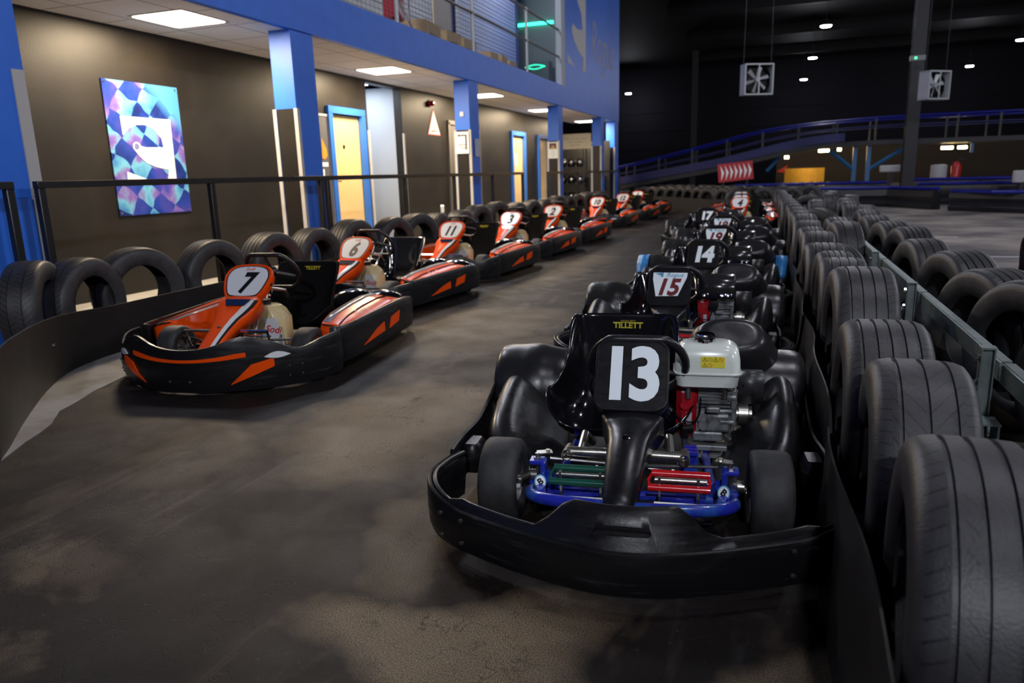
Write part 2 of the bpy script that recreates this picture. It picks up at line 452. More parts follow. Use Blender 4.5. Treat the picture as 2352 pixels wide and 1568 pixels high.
    # pedals
    for s, m, nm in ((-1, M_green, 'brake_pedal'), (1, M_red, 'accelerator_pedal')):
        x0, x1 = (-.25,-.055) if s < 0 else (.055,.24)
        b = MB()
        b.tube([(x0+.01,-.045,.208), (x1,-.045,.208)], .0115, 12); b.tube([(x0,-.085,.178), (x1,-.085,.178)], .0115, 12)
        b.tube([(x0+.012,-.045,.208), (x0,-.06,.19), (x0+.006,-.085,.178)], .005, 8); b.tube([(x1-.006,-.045,.208), (x1,-.06,.19), (x1-.006,-.085,.178)], .005, 8)
        p = b.build(nm, m, r)
        b = MB(); b.tube([(x0+.02,-.062,.194), (x1-.01,-.062,.194)], .0095, 12)
        for x in (x0+.035, x1-.035): b.box((x,-.075,.16), (.007,.012,.11), Matrix.Rotation(R(12), 3, 'X'))
        b.build('pedal_roller', M_steel, p)
        b = MB(); b.box(((x0+x1)/2,-.115,.125), (abs(x1-x0)-.04,.03,.03), Matrix.Rotation(R(-40), 3, 'X'))
        b.build('pedal_bracket', M_zinc, p)
    # silver cross bar with uprights
    b = MB()
    for s, xe in ((-1,-.215), (1,.165)):
        b.tube([(s*.02,.085,.215), (xe,.08,.215)], .018, 14)
        b.tube([(xe,.045,.215), (xe,.15,.20)], .018, 14, caps=False)
        b.tube([(xe+s*-.045,.085,.22), (xe+s*-.05,.16,.25), (xe-s*.06,.3,.17)], .0145, 12)
    b.tube([(.05,.11,.16), (.15,.115,.16)], .008, 8); b.tube([(-.14,.12,.16), (-.06,.12,.16)], .006, 8)
    for x in (.06,.13,-.12): b.disc((x-.004,.112,.16), .013, .008, 'X', 8)
    b.build('cross_bar', M_steel, r)
    for s in (-1, 1): wheel(r, s*.42, .01, .136, .125, s)
    for s in (-1, 1): wheel(r, s*.50, 1.06, .14, .18, s)
    # side pods
    for s in (-1, 1):
        k = 1 if s < 0 else 1.15
        rows = []
        for y, xo, zt, xi in ((.13,.40,.06,.25), (.17,.46,.13,.24), (.28,.535,.21,.25), (.45,.55,.25*k,.27), (.62,.565,.27*k,.29), (.80,.575,.28*k,.30), (.86,.575,.24,.30)):
            prof = [(xo+.02,.05), (xo+.025,zt*.55), (xo+.012,zt*.93), (xo-.02,zt), (xo-.06,zt*.985), (xo-.11,zt*.8), ((xo+xi)/2-.02,zt*.55), (xi+.03,.075), (xi,.055)]
            rows.append([Vector((s*a, y, z)) for a, z in prof])
        b = MB(); b.loft(rows, False, False)
        b.build('side_pod', M_black, r, 60, mods=[('sol', .006), ('sub', 2)])
    # wheel covers at the back
    for s in (-1, 1):
        rows = []
        xs = [(.33,.82), (.36,.93), (.44,.97), (.455,1.03), (.53,1.035), (.545,1.0), (.62,1.0), (.66,.97), (.67,.86)]
        for xx, f in xs:
            row = []
            for i in range(12):
                a = R(200-i*(200/11)) if False else R(-5+i*150/11)
                row.append(Vector((s*xx, 1.07-math.cos(a)*.205*f, .135+math.sin(a)*.205*f)))
            rows.append(row)
        b = MB(); b.loft(rows, False, False)
        b.build('wheel_cover', M_satin, r, 60, mods=[('sol', .006), ('sub', 1)])
    # dome cover behind the engine
    rows = []
    A = frame((.35,1.0,.335), (1,.1,0), (0,.75,.66))   # dome axis leans forward
    for d, s_, ox in ((-.12,1.25,.04), (-.04,1.18,.03), (.04,1.05,.01), (.10,.92,.0), (.135,.80,0), (.150,.68,0), (.152,.5,0), (.148,.2,0)):
        rows.append([A @ Vector((ox+.175*s_*math.copysign(abs(math.cos(a))**.8, math.cos(a)), .115*s_*math.copysign(abs(math.sin(a))**.8, math.sin(a)), d)) for a in [2*PI*i/28 for i in range(28)]])
    b = MB(); b.loft(rows, True, True)
    b.build('engine_dome_cover', M_satin, r, 60)
    b = MB(); b.box((.085,.93,.34), (.11,.1,.11), bev=.01); b.cyl((.09,.9,.39), (.09,.9,.425), .007, 8)
    for k in range(4):
        v = Vector((math.cos(k*PI/2+.4), math.sin(k*PI/2+.4), .35))*.026; b.tube([(.09,.9,.415), Vector((.09,.9,.415))+v], [.006,.004], 6)
    b.build('battery_box', M_black, r)
    b = MB()
    rows = [[(x, .60+dy, .335+dz) for dy, dz in ((.08,.02), (.03,.025), (.0,.015), (-.012,-.01), (-.012,-.09))] for x in (.365,.46)]
    b.loft(rows, False, False)
    g = b.build('chain_guard', mat('guard_plate', (.07,.07,.075), .4, .6), r, mods=[('sol',.003)])
    b = MB()
    for x, z, q in ((.42,.28,.009), (.385,.315,.005)): b = MB(); b.disc((x,.5865,z), q, .0015, 'Y', 12); b.build('guard_hole', M_num, g)
    seat(r, -.078, 0, 0, M_gloss, flare=1.22)
    steering(r, (0,.41,.435), .165, R(35), tube=.015)
    # nose cone
    b = MB(); panel(b, PANEL_M, rrect(.245,.265,.045,5), .075)
    secs = [(.125,.335,.100,.012,.09,None), (.09,.318,.084,.016,.09,None), (.05,.305,.070,.02,.075,None), (.0,.29,.062,.022,.06,None), (-.07,.262,.058,.02,.05,None), (-.14,.228,.052,.017,.045,None), (-.20,.192,.048,.013,.045,None), (-.228,.172,.045,.01,.04,(-.8,.6)), (-.236,.150,.043,.006,.03,(-1,.1))]
    b.loft(cowl_loft(secs), False, False)
    b.v = [(x-(.22-y)*.055*(1 if z < .36 else 0), y, z) for x, y, z in b.v]
    cone = b.build('nose_cone', M_black, r, 50, mods=[('sol',.004)])
    b = MB(); b.lathe([(0,.013),(.004,.012),(.006,.006),(.006,.001)], (-.016,-.02,.308), (Vector((0,-.4,.9)).normalized(), Vector((1,0,0)), Vector((0,.9,.4)).normalized()), 16)
    b.build('cone_bolt', M_chrome, cone)
    return r, cone

def engine(r, tank=True):
    b = MB()
    b.box((.265,.585,.20), (.15,.17,.15), bev=.01)
    for k in range(5): b.box((.275,.494,.262+k*.014), (.115,.02,.006))
    b.box((.29,.488,.20), (.09,.03,.07), bev=.01); b.box((.345,.50,.26), (.02,.05,.14), bev=.005); b.box((.27,.47,.255), (.05,.03,.02), bev=.004); b.cyl((.24,.47,.19), (.24,.49,.19), .02, 12)
    for zz in (.18,.23,.28,.325): b.disc((.352,.478,zz), .006, .01, 'Y', 6)
    b.box((.255,.49,.145), (.11,.03,.035), bev=.006); b.box((.25,.485,.105), (.15,.05,.02), bev=.003); b.box((.255,.49,.075), (.17,.06,.014))
    b.disc((.235,.48,.215), .02, .02, 'Y'); b.cyl((.28,.48,.245), (.34,.48,.245), .009, 10); b.cyl((.30,.478,.205), (.345,.478,.205), .009, 10)
    b.cyl((.30,.48,.30), (.35,.48,.30), .011, 10)
    e = b.build('engine', M_alu, r)
    b = MB(); b.disc((.325,.478,.145), .017, .022, 'Y', 10); b.box((.325,.476,.145), (.03,.006,.006), Matrix.Rotation(R(40), 3, 'Y'))
    b.build('oil_cap', M_steel, e)
    b = MB(); b.cyl((.17,.47,.06), (.17,.47,.145), .014, 10); b.build('mounting_stud', M_steel, e)
    b = MB(); b.box((.178,.57,.25), (.08,.17,.23), bev=.02)
    b.disc((.168,.472,.265), .016, .014, 'Y', 16)
    b.build('fan_cover', M_redeng, e)
    b = MB(); b.box((.185,.484,.205), (.02,.003,.06)); b.box((.165,.484,.315), (.018,.003,.007))
    b.build('engine_label', mat('label_grey', (.5,.5,.55), .4), e)
    b = MB(); b.lathe([(0,.045),(.035,.045),(.04,.03)], (.37,.6,.2), 'X', 24, caps=True); b.lathe([(.0,.03),(.06,.03)], (.36,.6,.2), 'X', 20, caps=True)
    b.build('clutch_drum', M_steel, e)
    b = MB(); b.tube(chaikin([(.14,.46,.24), (.16,.45,.215), (.2,.45,.205), (.225,.455,.24), (.225,.47,.3)], 2), .0035, 6)
    b.tube([(.17,.46,.145), (.17,.46,.18), (.2,.465,.18)], .016, 8)
    b.build('spark_lead', M_num, e)
    if tank:
        secs = []
        for z, w, d, rr in ((.345,.20,.13,.03), (.352,.218,.148,.035), (.395,.226,.155,.03), (.398,.240,.170,.03), (.403,.242,.172,.03), (.406,.232,.162,.03), (.45,.228,.158,.035), (.485,.216,.146,.04), (.50,.19,.12,.04), (.508,.15,.09,.03)):
            secs.append([(.245+x, .50+y, z) for x, y in rrect(w, d, rr, 5)])
        b = MB(); b.loft(secs); t = b.build('fuel_tank', M_white, e, 40)
        pr = [(.033+.002*(k % 2)) for k in range(24)]
        b = MB(); cx, cy = .235,.49
        b.loft([[(cx+pr[k]*f*math.cos(k*PI/12), cy+pr[k]*f*math.sin(k*PI/12), z) for k in range(24)] for z, f in ((.503,1.05), (.515,1.08), (.532,1.05), (.538,.95), (.539,.5))])
        b.build('tank_cap', M_chrome, t)
        M = frame((.262,.4205,.447), (1,0,0), (0,.05,1))
        sk = flat([(-.042,-.02), (.042,-.02), (.042,.02), (-.042,.02)], M, .0012).build('warning_sticker', M_yel, t)
        b = MB(); L = M @ Matrix.Translation((0,0,.0014))
        for x, y in ((-.028,.009), (.009,.009), (-.028,-.011)):
            tri = [(x-.008,y-.006), (x+.008,y-.006), (x,y+.008)]
            for i in range(3): b.tube([L @ Vector((*tri[i],0)), L @ Vector((*tri[(i+1) % 3],0))], .0006, 5)
            b.tube([L @ Vector((x,y-.003,0)), L @ Vector((x,y+.003,0))], .0008, 5)
        for i in range(4):
            q = [(-.017,.005), (-.003,.005), (-.003,.013), (-.017,.013)]; b.tube([L @ Vector((*q[i],0)), L @ Vector((*q[(i+1) % 4],0))], .0005, 5)
        b.build('sticker_symbol', M_num, t)
        b = MB()
        for x, y in ((.028,.009), (-.010,-.011)):
            b.tube([L @ Vector((x+.0075*math.cos(a), y+.0075*math.sin(a), 0)) for a in [2*PI*i/16 for i in range(16)]], .0006, 5, closed=True)
            b.tube([L @ Vector((x-.005,y+.005,0)), L @ Vector((x+.005,y-.005,0))], .0006, 5)
        b.build('sticker_ring', M_red2, t)
        b = MB()
        for x in (.18,.31): b.cyl((x,.46,.30), (x,.46,.35), .010, 10)
        b.build('tank_post', M_steel, e)
    else:
        b = MB()
        rows = []
        for x, f in ((.135,.9), (.145,1), (.35,1), (.36,.9)):
            rows.append([(x, .52+math.cos(R(a))*-.10*f, .40+math.sin(R(a))*.085*f) for a in range(-60, 161, 20)])
        b.loft(rows, False, False)
        q = b.build('heat_shield', mat('shield_black', (.03,.03,.033), .18, .3, coat=.4), e, 50, mods=[('sol',.004)])
        b = MB()
        for x, a in ((.185,-18), (.29,-18), (.325,-18)):
            v = Vector((x, .52-math.cos(R(a))*.102, .40+math.sin(R(a))*.088))
            b.lathe([(0,.016),(.004,.018),(.005,.016),(.001,.011),(.001,.001)], v, (Vector((0,-math.cos(R(a)),math.sin(R(a)))), Vector((1,0,0)), Vector((0,.2,.9)).normalized()), 16)
        b.build('shield_vent', M_chrome, q)
        b = MB(); b.lathe([(0,.03),(.02,.03),(.022,.02)], (.235,.47,.30), (Vector((0,-1,0)), Vector((1,0,0)), Vector((0,0,1))), 16, caps=True)
        b.build('air_inlet', M_num, e)
    return e

# ------------------------------------------------------------------ orange kart
OP_M = frame((0, .13, .52), (1,0,0), (0, .17, .19))
OUT = [(-.085,-.125), (.085,-.125), (.125,-.10), (.155,.0), (.16,.05), (.14,.10), (.09,.125), (0,.132), (-.09,.125), (-.14,.10), (-.16,.05), (-.155,.0), (-.125,-.10)]
OUTS = [tuple(p)[:2] for p in chaikin([(x, y, 0) for x, y in OUT], 2, True)]

def num_orange(cone, num):
    text_on(cone, num, .205 if len(num) < 2 else .18, M_num, OP_M @ Matrix.Translation((-.002 if len(num) < 2 else -.008, -.018, .0022)), off=.008, shear=.22, sx=.8, spacing=.98)

def orange_kart(name='go_kart', cover=True):
    r = empty(name)
    half = [(-.70,-.04), (-.70,-.12), (-.66,-.24), (-.58,-.35), (-.46,-.45), (-.30,-.54), (-.15,-.59), (0,-.605)]
    half = [(x*.97, y) for x, y in half]
    path = chaikin(half+[(-x, y) for x, y in half[-2::-1]], 2)
    def top(x):
        a = abs(x); return .262+.05*math.exp(-((a-.33)/.12)**2)-.045*math.exp(-((a-.57)/.07)**2)-.012*math.exp(-(a/.14)**2)
    def sec(i, t, x, y):
        h = top(x)
        return [(-.03,.010), (-.005,.016), (.01,.10), (.006,.15), (.0,h-.02), (-.008,h), (-.02,h), (-.02,h-.02), (-.008,.12), (-.03,.05)]
    b = MB(); sweep(b, path, sec)
    bp = b.build('front_bumper', M_belt, r, 50)
    P, Nn = normals2(path)
    cum = [0]
    for i in range(1, len(P)): cum.append(cum[-1]+(P[i]-P[i-1]).length)
    def onsurf(x, z, off=.006):
        for i in range(len(P)-1):
            if P[i].x <= x <= P[i+1].x:
                t = (x-P[i].x)/(P[i+1].x-P[i].x+1e-9); p = P[i].lerp(P[i+1], t); n = Nn[i].lerp(Nn[i+1], t).normalized(); break
        h = top(x)
        o = .01+(.10-z)*-.25 if z < .10 else .01-(z-.10)*(.01/(max(h-.02,.12)-.10))
        return Vector((p.x+n.x*(o+off), p.y+n.y*(o+off), z))
    def stripe(x0, x1, lo, hi, m, nm, n=14):
        vs = []; fs = []
        for i in range(n+1):
            x = x0+(x1-x0)*i/n; vs += [onsurf(x, lo(x)), onsurf(x, hi(x)), onsurf(x, hi(x), -.006), onsurf(x, lo(x), -.006)]
        for i in range(n):
            for k in range(4): fs.append((4*i+k, 4*i+(k+1) % 4, 4*i+4+(k+1) % 4, 4*i+4+k))
        fs += [(0,1,2,3), (4*n+3,4*n+2,4*n+1,4*n)]
        q = MB(); q.add(vs, fs); return q.build(nm, m, bp)
    stripe(-.34, .34, lambda x: .185+.02*abs(x/.34)**2, lambda x: .200+.035*abs(x/.34)**2*(1 if abs(x) < .33 else .8), M_or, 'bumper_stripe')
    for s in (-1, 1):
        a, c = sorted((s*.46, s*.26))
        def q(x, s=s): return (abs(x)-.26)/.20
        stripe(a, c, lambda x: .055+.085*q(x), lambda x: .06+.05*q(x)+.075*min(1, q(x)*2)*(1 if q(x) < .999 else .9), M_or, 'bumper_flash')
        a, c = sorted((s*.53, s*.42))
        stripe(a, c, lambda x: .195+.012*math.sin((abs(x)-.42)/.11*PI)*-1, lambda x: .196+.022*math.sin((abs(x)-.42)/.11*PI)+.0*(.6-abs(x))/.1, M_white2, 'bumper_light_patch', 10)
    b = MB()
    for x in (-.07,.05,-.52,.52,.57,-.57):
        for z in ((.08,) if abs(x) < .2 else (.075,.13)):
            b = MB(); b.lathe([(0,.007),(.004,.006),(.005,.001)], onsurf(x, z, .001), (Vector((x*.8,-.5,0)).normalized(), Vector((0,0,1)), Vector((1,0,0))), 10)
            b.build('rivet', mat('rivet_teal', (.1,.16,.15), .35, .5), bp)
    # side bumpers with pods
    for s in (-1, 1):
        pth = [(s*.61,-.04), (s*.67,-.03), (s*.69,.1), (s*.70,.5), (s*.715,.87), (s*.72,1.05), (s*.70,1.2), (s*.62,1.28)]
        p = chaikin(pth, 2)
        if s < 0: p = p[::-1]
        def h(y): return .272+.012*max(0, min(1, (y-.1)/.7))-.03*max(0, (y-1.0)/.2)
        b = MB(); sweep(b, p, lambda i, t, x, y: [(-.02,.045), (.0,.055), (.008,.12), (.004,h(y)-.02), (-.006,h(y)), (-.018,h(y)), (-.018,h(y)-.02), (-.012,.06)])
        sb = b.build('side_bumper', M_belt, r, 50)
        def xo(y):
            P2, N2 = normals2(pth)
            for i in range(len(P2)-1):
                if P2[i].y <= y <= P2[i+1].y:
                    t = (y-P2[i].y)/(P2[i+1].y-P2[i].y); return abs(P2[i].x*(1-t)+P2[i+1].x*t)
        b = MB()
        for quad in (((.28,.09), (.62,.115), (.62,.175), (.50,.155)), ((.70,.115), (.86,.135), (.90,.205), (.74,.185))):
            b.prism([(s*(xo(y)+.011-abs(z-.12)*.06), y-.04, z+.01) for y, z in quad], (0,0,0), (-s*.006,0,0))
        b.build('side_flash', M_or, sb)
        rows = []; 
        prof = [(.06,.655,.62,.52,.235,.0), (.10,.665,.61,.50,.245,.0), (.3,.675,.58,.46,.262,.0), (.6,.685,.56,.44,.275,.01), (.82,.69,.57,.44,.285,.01), (.93,.695,.60,.47,.285,.0)]
        for y, a, c, d, z, e in prof:
            rows.append([Vector((s*a,y,z-.015)), Vector((s*(a-.02),y,z)), Vector((s*c,y,z+.012)), Vector((s*(c+d)/2,y,z+.024)), Vector((s*d,y,z+.03)), Vector((s*(d-.03),y,z-.05)), Vector((s*(d-.05),y,.07))])
        b = MB(); b.loft(rows[:], False, False)
        f0 = rows[0]; b.add([f0[0], f0[1], f0[2], f0[3], f0[4], f0[5], f0[6], Vector((s*.65,.065,.06))], [tuple(range(8))])
        pod = b.build('side_pod', M_or, r, 40, mods=[('sol',.004)])
        def strip(ia, ib, off, m, nm, y0=0, y1=6):
            q = MB(); rr = []
            for row in rows[y0:y1]:
                A_, B_ = row[ia], row[ib]; rr.append([A_.lerp(B_, .08)+Vector((0,0,off)), A_.lerp(B_, .92)+Vector((0,0,off))])
            q.loft(rr, False, False); return q.build(nm, m, pod, mods=[('sol',.0015)])
        strip(3, 4, .004, M_silver, 'pod_silver_panel', 1)
        q = MB(); q.tube([row[2]+Vector((0,0,.006)) for row in rows], .0045, 6); q.tube([rows[0][k]+Vector((0,-.003,.003)) for k in range(1, 5)], .005, 6)
        q.build('pod_edge_line', M_num, pod)
        a, c = rows[2], rows[3]
        ctr = (a[1]+a[2]+c[1]+c[2])/4+Vector((0,0,.006))
        ux = (c[1]-a[1]).normalized()*(1 if s > 0 else -1); 
        w = (a[2]-a[1]).normalized()*(1 if s > 0 else 1)
        up = Vector((-s*.8,0,.3)) if s > 0 else Vector((.8,0,.3))
        text('pod_script', 'Sodi', .095, mat('pale_pink', (.85,.5,.42), .3), pod, frame(ctr, ux, up), off=-.001, shear=.35)
        if s > 0 or True:
            rws = []
            for y, z, w_ in ((.90,.28,.15), (.94,.31,.16), (1.0,.33,.155), (1.08,.325,.14), (1.17,.29,.12), (1.2,.20,.11)):
                rws.append([(s*(.53+w_*math.cos(R(a))), y, z-.07+.07*math.sin(R(a))) for a in range(0, 181, 20)])
            b = MB(); b.loft(rws, False, False)
            b.build('wheel_cover', M_gloss, r, 50, mods=[('sol',.005)])
    b = MB(); b.tube(chaikin([(-.66,1.23,.12), (-.5,1.30,.13), (.5,1.30,.13), (.66,1.23,.12)], 2), .03, 10); b.build('rear_bumper', M_belt, r)
    b = MB()
    rws = []
    for y, z, w_ in ((.84,.26,.14), (.88,.33,.15), (.95,.35,.145), (1.08,.33,.14), (1.16,.25,.13)):
        rws.append([(.34+w_*math.cos(R(a)), y, z-.1+.1*math.sin(R(a))**.7) for a in range(0, 181, 20)])
    b.loft(rws, False, False); b.box((.33,.98,.2), (.24,.2,.2), bev=.02)
    b.build('engine_cover', M_gloss, r, 50)
    b = MB(); b.box((0,.45,.052), (.56,1.1,.006)); b.box((0,-.27,.045), (.80,.44,.008)); b.build('floor_tray', M_tray, r)  # wide front plate is added to stop light passing under the nose
    b = MB()
    for s in (-1, 1):
        b.tube(chaikin([(s*.3,-.4,.09), (s*.28,.1,.08), (s*.27,1.2,.09)], 2), .015, 10)
        b.tube([(s*.18,-.45,.12), (s*.2,-.1,.09)], .012, 8)
        b.tube(chaikin([(s*.36,-.05,.2), (s*.2,-.1,.2), (s*.12,-.16,.14)], 2), .008, 8)
    b.tube([(-.33,.02,.13), (.33,.02,.13)], .014, 10); b.tube([(-.2,-.4,.15), (.2,-.4,.15)], .013, 10)
    b.build('chassis_frame', M_satin, r)
    for s in (-1, 1): wheel(r, s*.45, 0, .13, .125, s)
    for s in (-1, 1): wheel(r, s*.56, 1.04, .14, .19, s)
    b = MB()
    b.tube([(.1,-.15,.265), (.27,-.15,.265)], .012, 10); b.tube([(.1,-.12,.23), (.27,-.12,.23)], .007, 8)
    b.tube([(.1,-.15,.265), (.1,-.1,.1)], .008, 8); b.tube([(.27,-.15,.265), (.26,-.1,.1)], .008, 8)
    b.build('foot_pedal', M_chrome, r)
    b = MB(); b.tube([(-.1,-.15,.265), (-.27,-.15,.265), (-.26,-.1,.1)], .01, 8); b.build('foot_pedal', M_chrome, r)
    b = MB(); b.tube([(.08,.17,.47), (.09,-.05,.08)], .0085, 8); b.tube([(-.06,.17,.47), (-.07,-.05,.08)], .0085, 8)
    b.tube([(.1,.2,.47), (.16,.3,.44), (.12,.4,.38)], .01, 8)
    b.build('column_strut', M_steel, r)
    # cream tank
    secs = []
    for z, w, d in ((.07,.30,.17), (.10,.33,.19), (.26,.33,.19), (.32,.27,.16), (.345,.22,.13)):
        c_ = .05
        secs.append([(.04+x, .235+y, z+.015) for x, y in ((w/2-c_,d/2), (-w/2+c_,d/2), (-w/2,d/2-c_), (-w/2,-d/2+c_), (-w/2+c_,-d/2), (w/2-c_,-d/2), (w/2,-d/2+c_), (w/2,d/2-c_))])
    b = MB(); b.loft(secs); t = b.build('fuel_tank', M_cream, r, 30, mods=[('bev',.007)])
    b = MB(); b.disc((.04,.235,.36), .045, .03); b.build('tank_cap', M_satin, t)
    M = frame((.125,.1375,.205), (1,0,0), (0,0,1))
    flat([(-.03,-.1), (.09,-.1), (.075,.0), (.045,.085), (-.035,.08)], M, .003).build('tank_sticker', M_white2, t)
    text('tank_script', 'Sodi', .062, M_red2, t, M @ Matrix.Translation((.018,.01,.0036)) @ Matrix.Rotation(R(-6), 4, 'Z'), off=.0012, shear=.35)
    b = MB()
    for k in range(3): b.prism([M @ Vector((x, y, .0034)) for x, y in ((.04+k*.014,-.098), (.045+k*.014,-.098), (.068+k*.005,-.02), (.064+k*.005,-.02))], (0,0,0), (0,-.0008,0))
    b.build('sticker_line', M_num, t)
    seat(r, .045, .10, 0, M_fabric if cover else M_gloss, 'cover' if cover else 'bare', ztop=.555, wid=.215, logo=cover)
    steering(r, (0,.46,.545), .175, R(38), tube=.014)
    # nose cone with number field
    b = MB(); panel(b, OP_M, OUTS, .06)
    secs = [(.055,.435,.120,.006,.05,None), (.03,.415,.136,.008,.06,None), (-.02,.385,.130,.012,.07,None), (-.07,.355,.108,.014,.07,None), (-.13,.325,.085,.016,.06,None), (-.2,.288,.070,.016,.05,None), (-.28,.245,.062,.014,.045,None), (-.35,.205,.058,.012,.04,None), (-.42,.16,.055,.01,.03,None)]
    rows = cowl_loft(secs); b.loft(rows, False, False)
    cone = b.build('nose_cone', M_or, r, 50, mods=[('sol',.004)])
    flat([(x*.9, y*.9) for x, y in OUTS], OP_M @ Matrix.Translation((0,0,-.002)), .003).build('number_field_edge', M_num, cone)
    flat([(x*.85, y*.85) for x, y in OUTS], OP_M @ Matrix.Translation((0,0,-.001)), .003).build('number_field', M_white2, cone)
    text('panel_script', 'Sodi', .035, M_red2, cone, OP_M @ Matrix.Translation((0,.091,.0026)), shear=.3)
    nn = [(-.5*Vector((0,0,0))) for _ in range(1)]
    q = MB(); v = [Vector((x, y, z)) for x, y, z in ((-.085,.018,.424), (.085,.018,.424), (.065,-.035,.396), (-.055,-.035,.396))]
    q.prism(v, (0,0,0), (0,-.002,.004)); q.build('nose_vent', M_gloss, cone)
    for i0, i1, off, m, nm in ((7.9, 9.4, .005, M_white2, 'nose_white_stripe'), (9.4, 10.4, .005, M_num, 'nose_black_stripe')):
        rr = []
        for j, row in enumerate(rows[1:-1]):
            def pk(f):
                k = min(int(f), len(row)-2); return row[k].lerp(row[k+1], f-k)
            lift = Vector((0,-off*.5,off))
            rr.append([pk(i0)+lift, pk(i0+(i1-i0)*.33)+lift, pk(i0+(i1-i0)*.66)+lift, pk(i1)+lift])
        q = MB(); q.loft(rr, False, False); q.build(nm, m, cone, 60)
    b = MB()
    for p, nrm in (((0,-.21,.300), (0,-.42,.9)), ((.152,.15,.50), (1,-.2,.3)), ((-.152,.15,.50), (-1,-.2,.3))):
        nv = Vector(nrm).normalized(); u = nv.orthogonal().normalized()
        b.lathe([(0,.012),(.005,.011),(.006,.005),(.006,.001)], p, (nv, u, nv.cross(u)), 14)
    b.build('cone_bolt', M_num, cone)
    return r, cone
# ------------------------------------------------------------------ karts in their two rows
def at_rot(x, y, deg): return (x, y, 0), R(deg)
bk, bcone = black_kart()
snapshot()
plainb = copy_tree(bk)            # a bare copy that becomes the other black karts
engine(bk, True); engine(plainb, False)
for c in kids(plainb):
    if c.name.startswith('seat'):
        for q in kids(c): bpy.data.objects.remove(q)
        bpy.data.objects.remove(c)
seat(plainb, -.09, 0, 0, M_gloss, ztop=.455, logo=False, flare=1.2, wid=.19)
snapshot()
KD = 'black plastic go-kart '
row_group = 'black go-karts lined up nose to tail'
specs = [(13, 'big', (-.39, 2.18), 7, KD+'number 13 nearest the camera with a white fuel tank'),
         (15, 'plate', (-.545, 4.16), 2, KD+'number 15 with maroon digits, second in the right hand line'),
         (14, 'plain', (-.51, 5.93), 1, KD+'number 14 in white digits with blue patches on the wheel covers'),
         (19, 'plate', (-.54, 7.55), -1, KD+'number 19 with maroon digits behind kart 14'),
         (18, 'plate', (-.58, 9.22), 0, KD+'number 18 with maroon digits behind kart 19'),
         (17, 'plain', (-.93, 11.2), 3, KD+'number 17 in white digits at the far end of the black line')]
roots = [bk, plainb]+[copy_tree(plainb) for _ in range(4)]
for o, (n, st, p, a, lab) in zip(roots, specs):
    o.location, o.rotation_euler = (p[0], p[1], 0), (0, 0, R(a))
    tag(o, lab, 'go-kart', row_group)
    cone = [c for c in kids(o) if c.name.startswith('nose_cone')][0]
    num_black(cone, str(n), st, PANEL_M)
    if n == 14:
        for c in [c for c in kids(o) if c.name.startswith('wheel_cover')]:
            s = -1 if c.data.vertices[0].co.x < 0 else 1
            rows = []
            for xx, f in ((.56,1.03), (.66,1.0)):
                rows.append([Vector((s*xx, 1.07-math.cos(R(a_))*.205*f-.004, .135+math.sin(R(a_))*.205*f+.004)) for a_ in range(8, 110, 12)])
            b = MB(); b.loft(rows, False, False); b.build('blue_patch', M_bluest, c, mods=[('sol',.003)])

ok, ocone = orange_kart()
snapshot()
og = 'orange and black go-karts'
OD = 'orange and black go-kart '
ospec = [(7, (-3.06, 3.60), 8, OD+'number 7 at the front of the left hand line'),
         (6, (-3.53, 5.60), -5, OD+'number 6 with a bare glossy seat, behind kart 7'),
         (11, (-3.51, 7.68), -3, OD+'number 11, third in the left hand line'),
         (3, (-3.50, 9.70), -4, OD+'number 3, fourth in the left hand line'),
         (2, (-3.45, 11.65), -4, OD+'number 2, fifth in the left hand line'),
         (10, (-3.52, 15.25), -1, OD+'number 10 after the gap in the left hand line'),
         (12, (-3.40, 17.4), -3, OD+'number 12 behind kart 10 in the left hand line'),
         (1, (-3.42, 19.5), -3, OD+'number 1, last of the left hand line'),
         (4, (-.60, 13.9), -4, OD+'number 4 facing the camera behind the black karts'),
         (5, (-.68, 15.9), -4, OD+'half hidden directly behind kart 4'),
         (9, (-.76, 17.9), -4, OD+'last of the right hand line, mostly hidden'),
         (8, (1.72, 5.60), -15, OD+'cut off by the right edge beyond the outer tyres')]
oroots = [ok]+[copy_tree(ok) for _ in range(len(ospec)-1)]
for o, (n, p, a, lab) in zip(oroots, ospec):
    o.location, o.rotation_euler = (p[0], p[1], 0), (0, 0, R(a))
    tag(o, lab, 'go-kart', og)
    cone = [c for c in kids(o) if c.name.startswith('nose_cone')][0]
    if n not in (5, 9, 8): num_orange(cone, str(n))
    if n == 6:
        for c in kids(o):
            if c.name.startswith('seat'):
                for q in kids(c): bpy.data.objects.remove(q)
                bpy.data.objects.remove(c)
        seat(o, .045, .10, 0, M_gloss, 'bare', ztop=.555, wid=.215, logo=False)
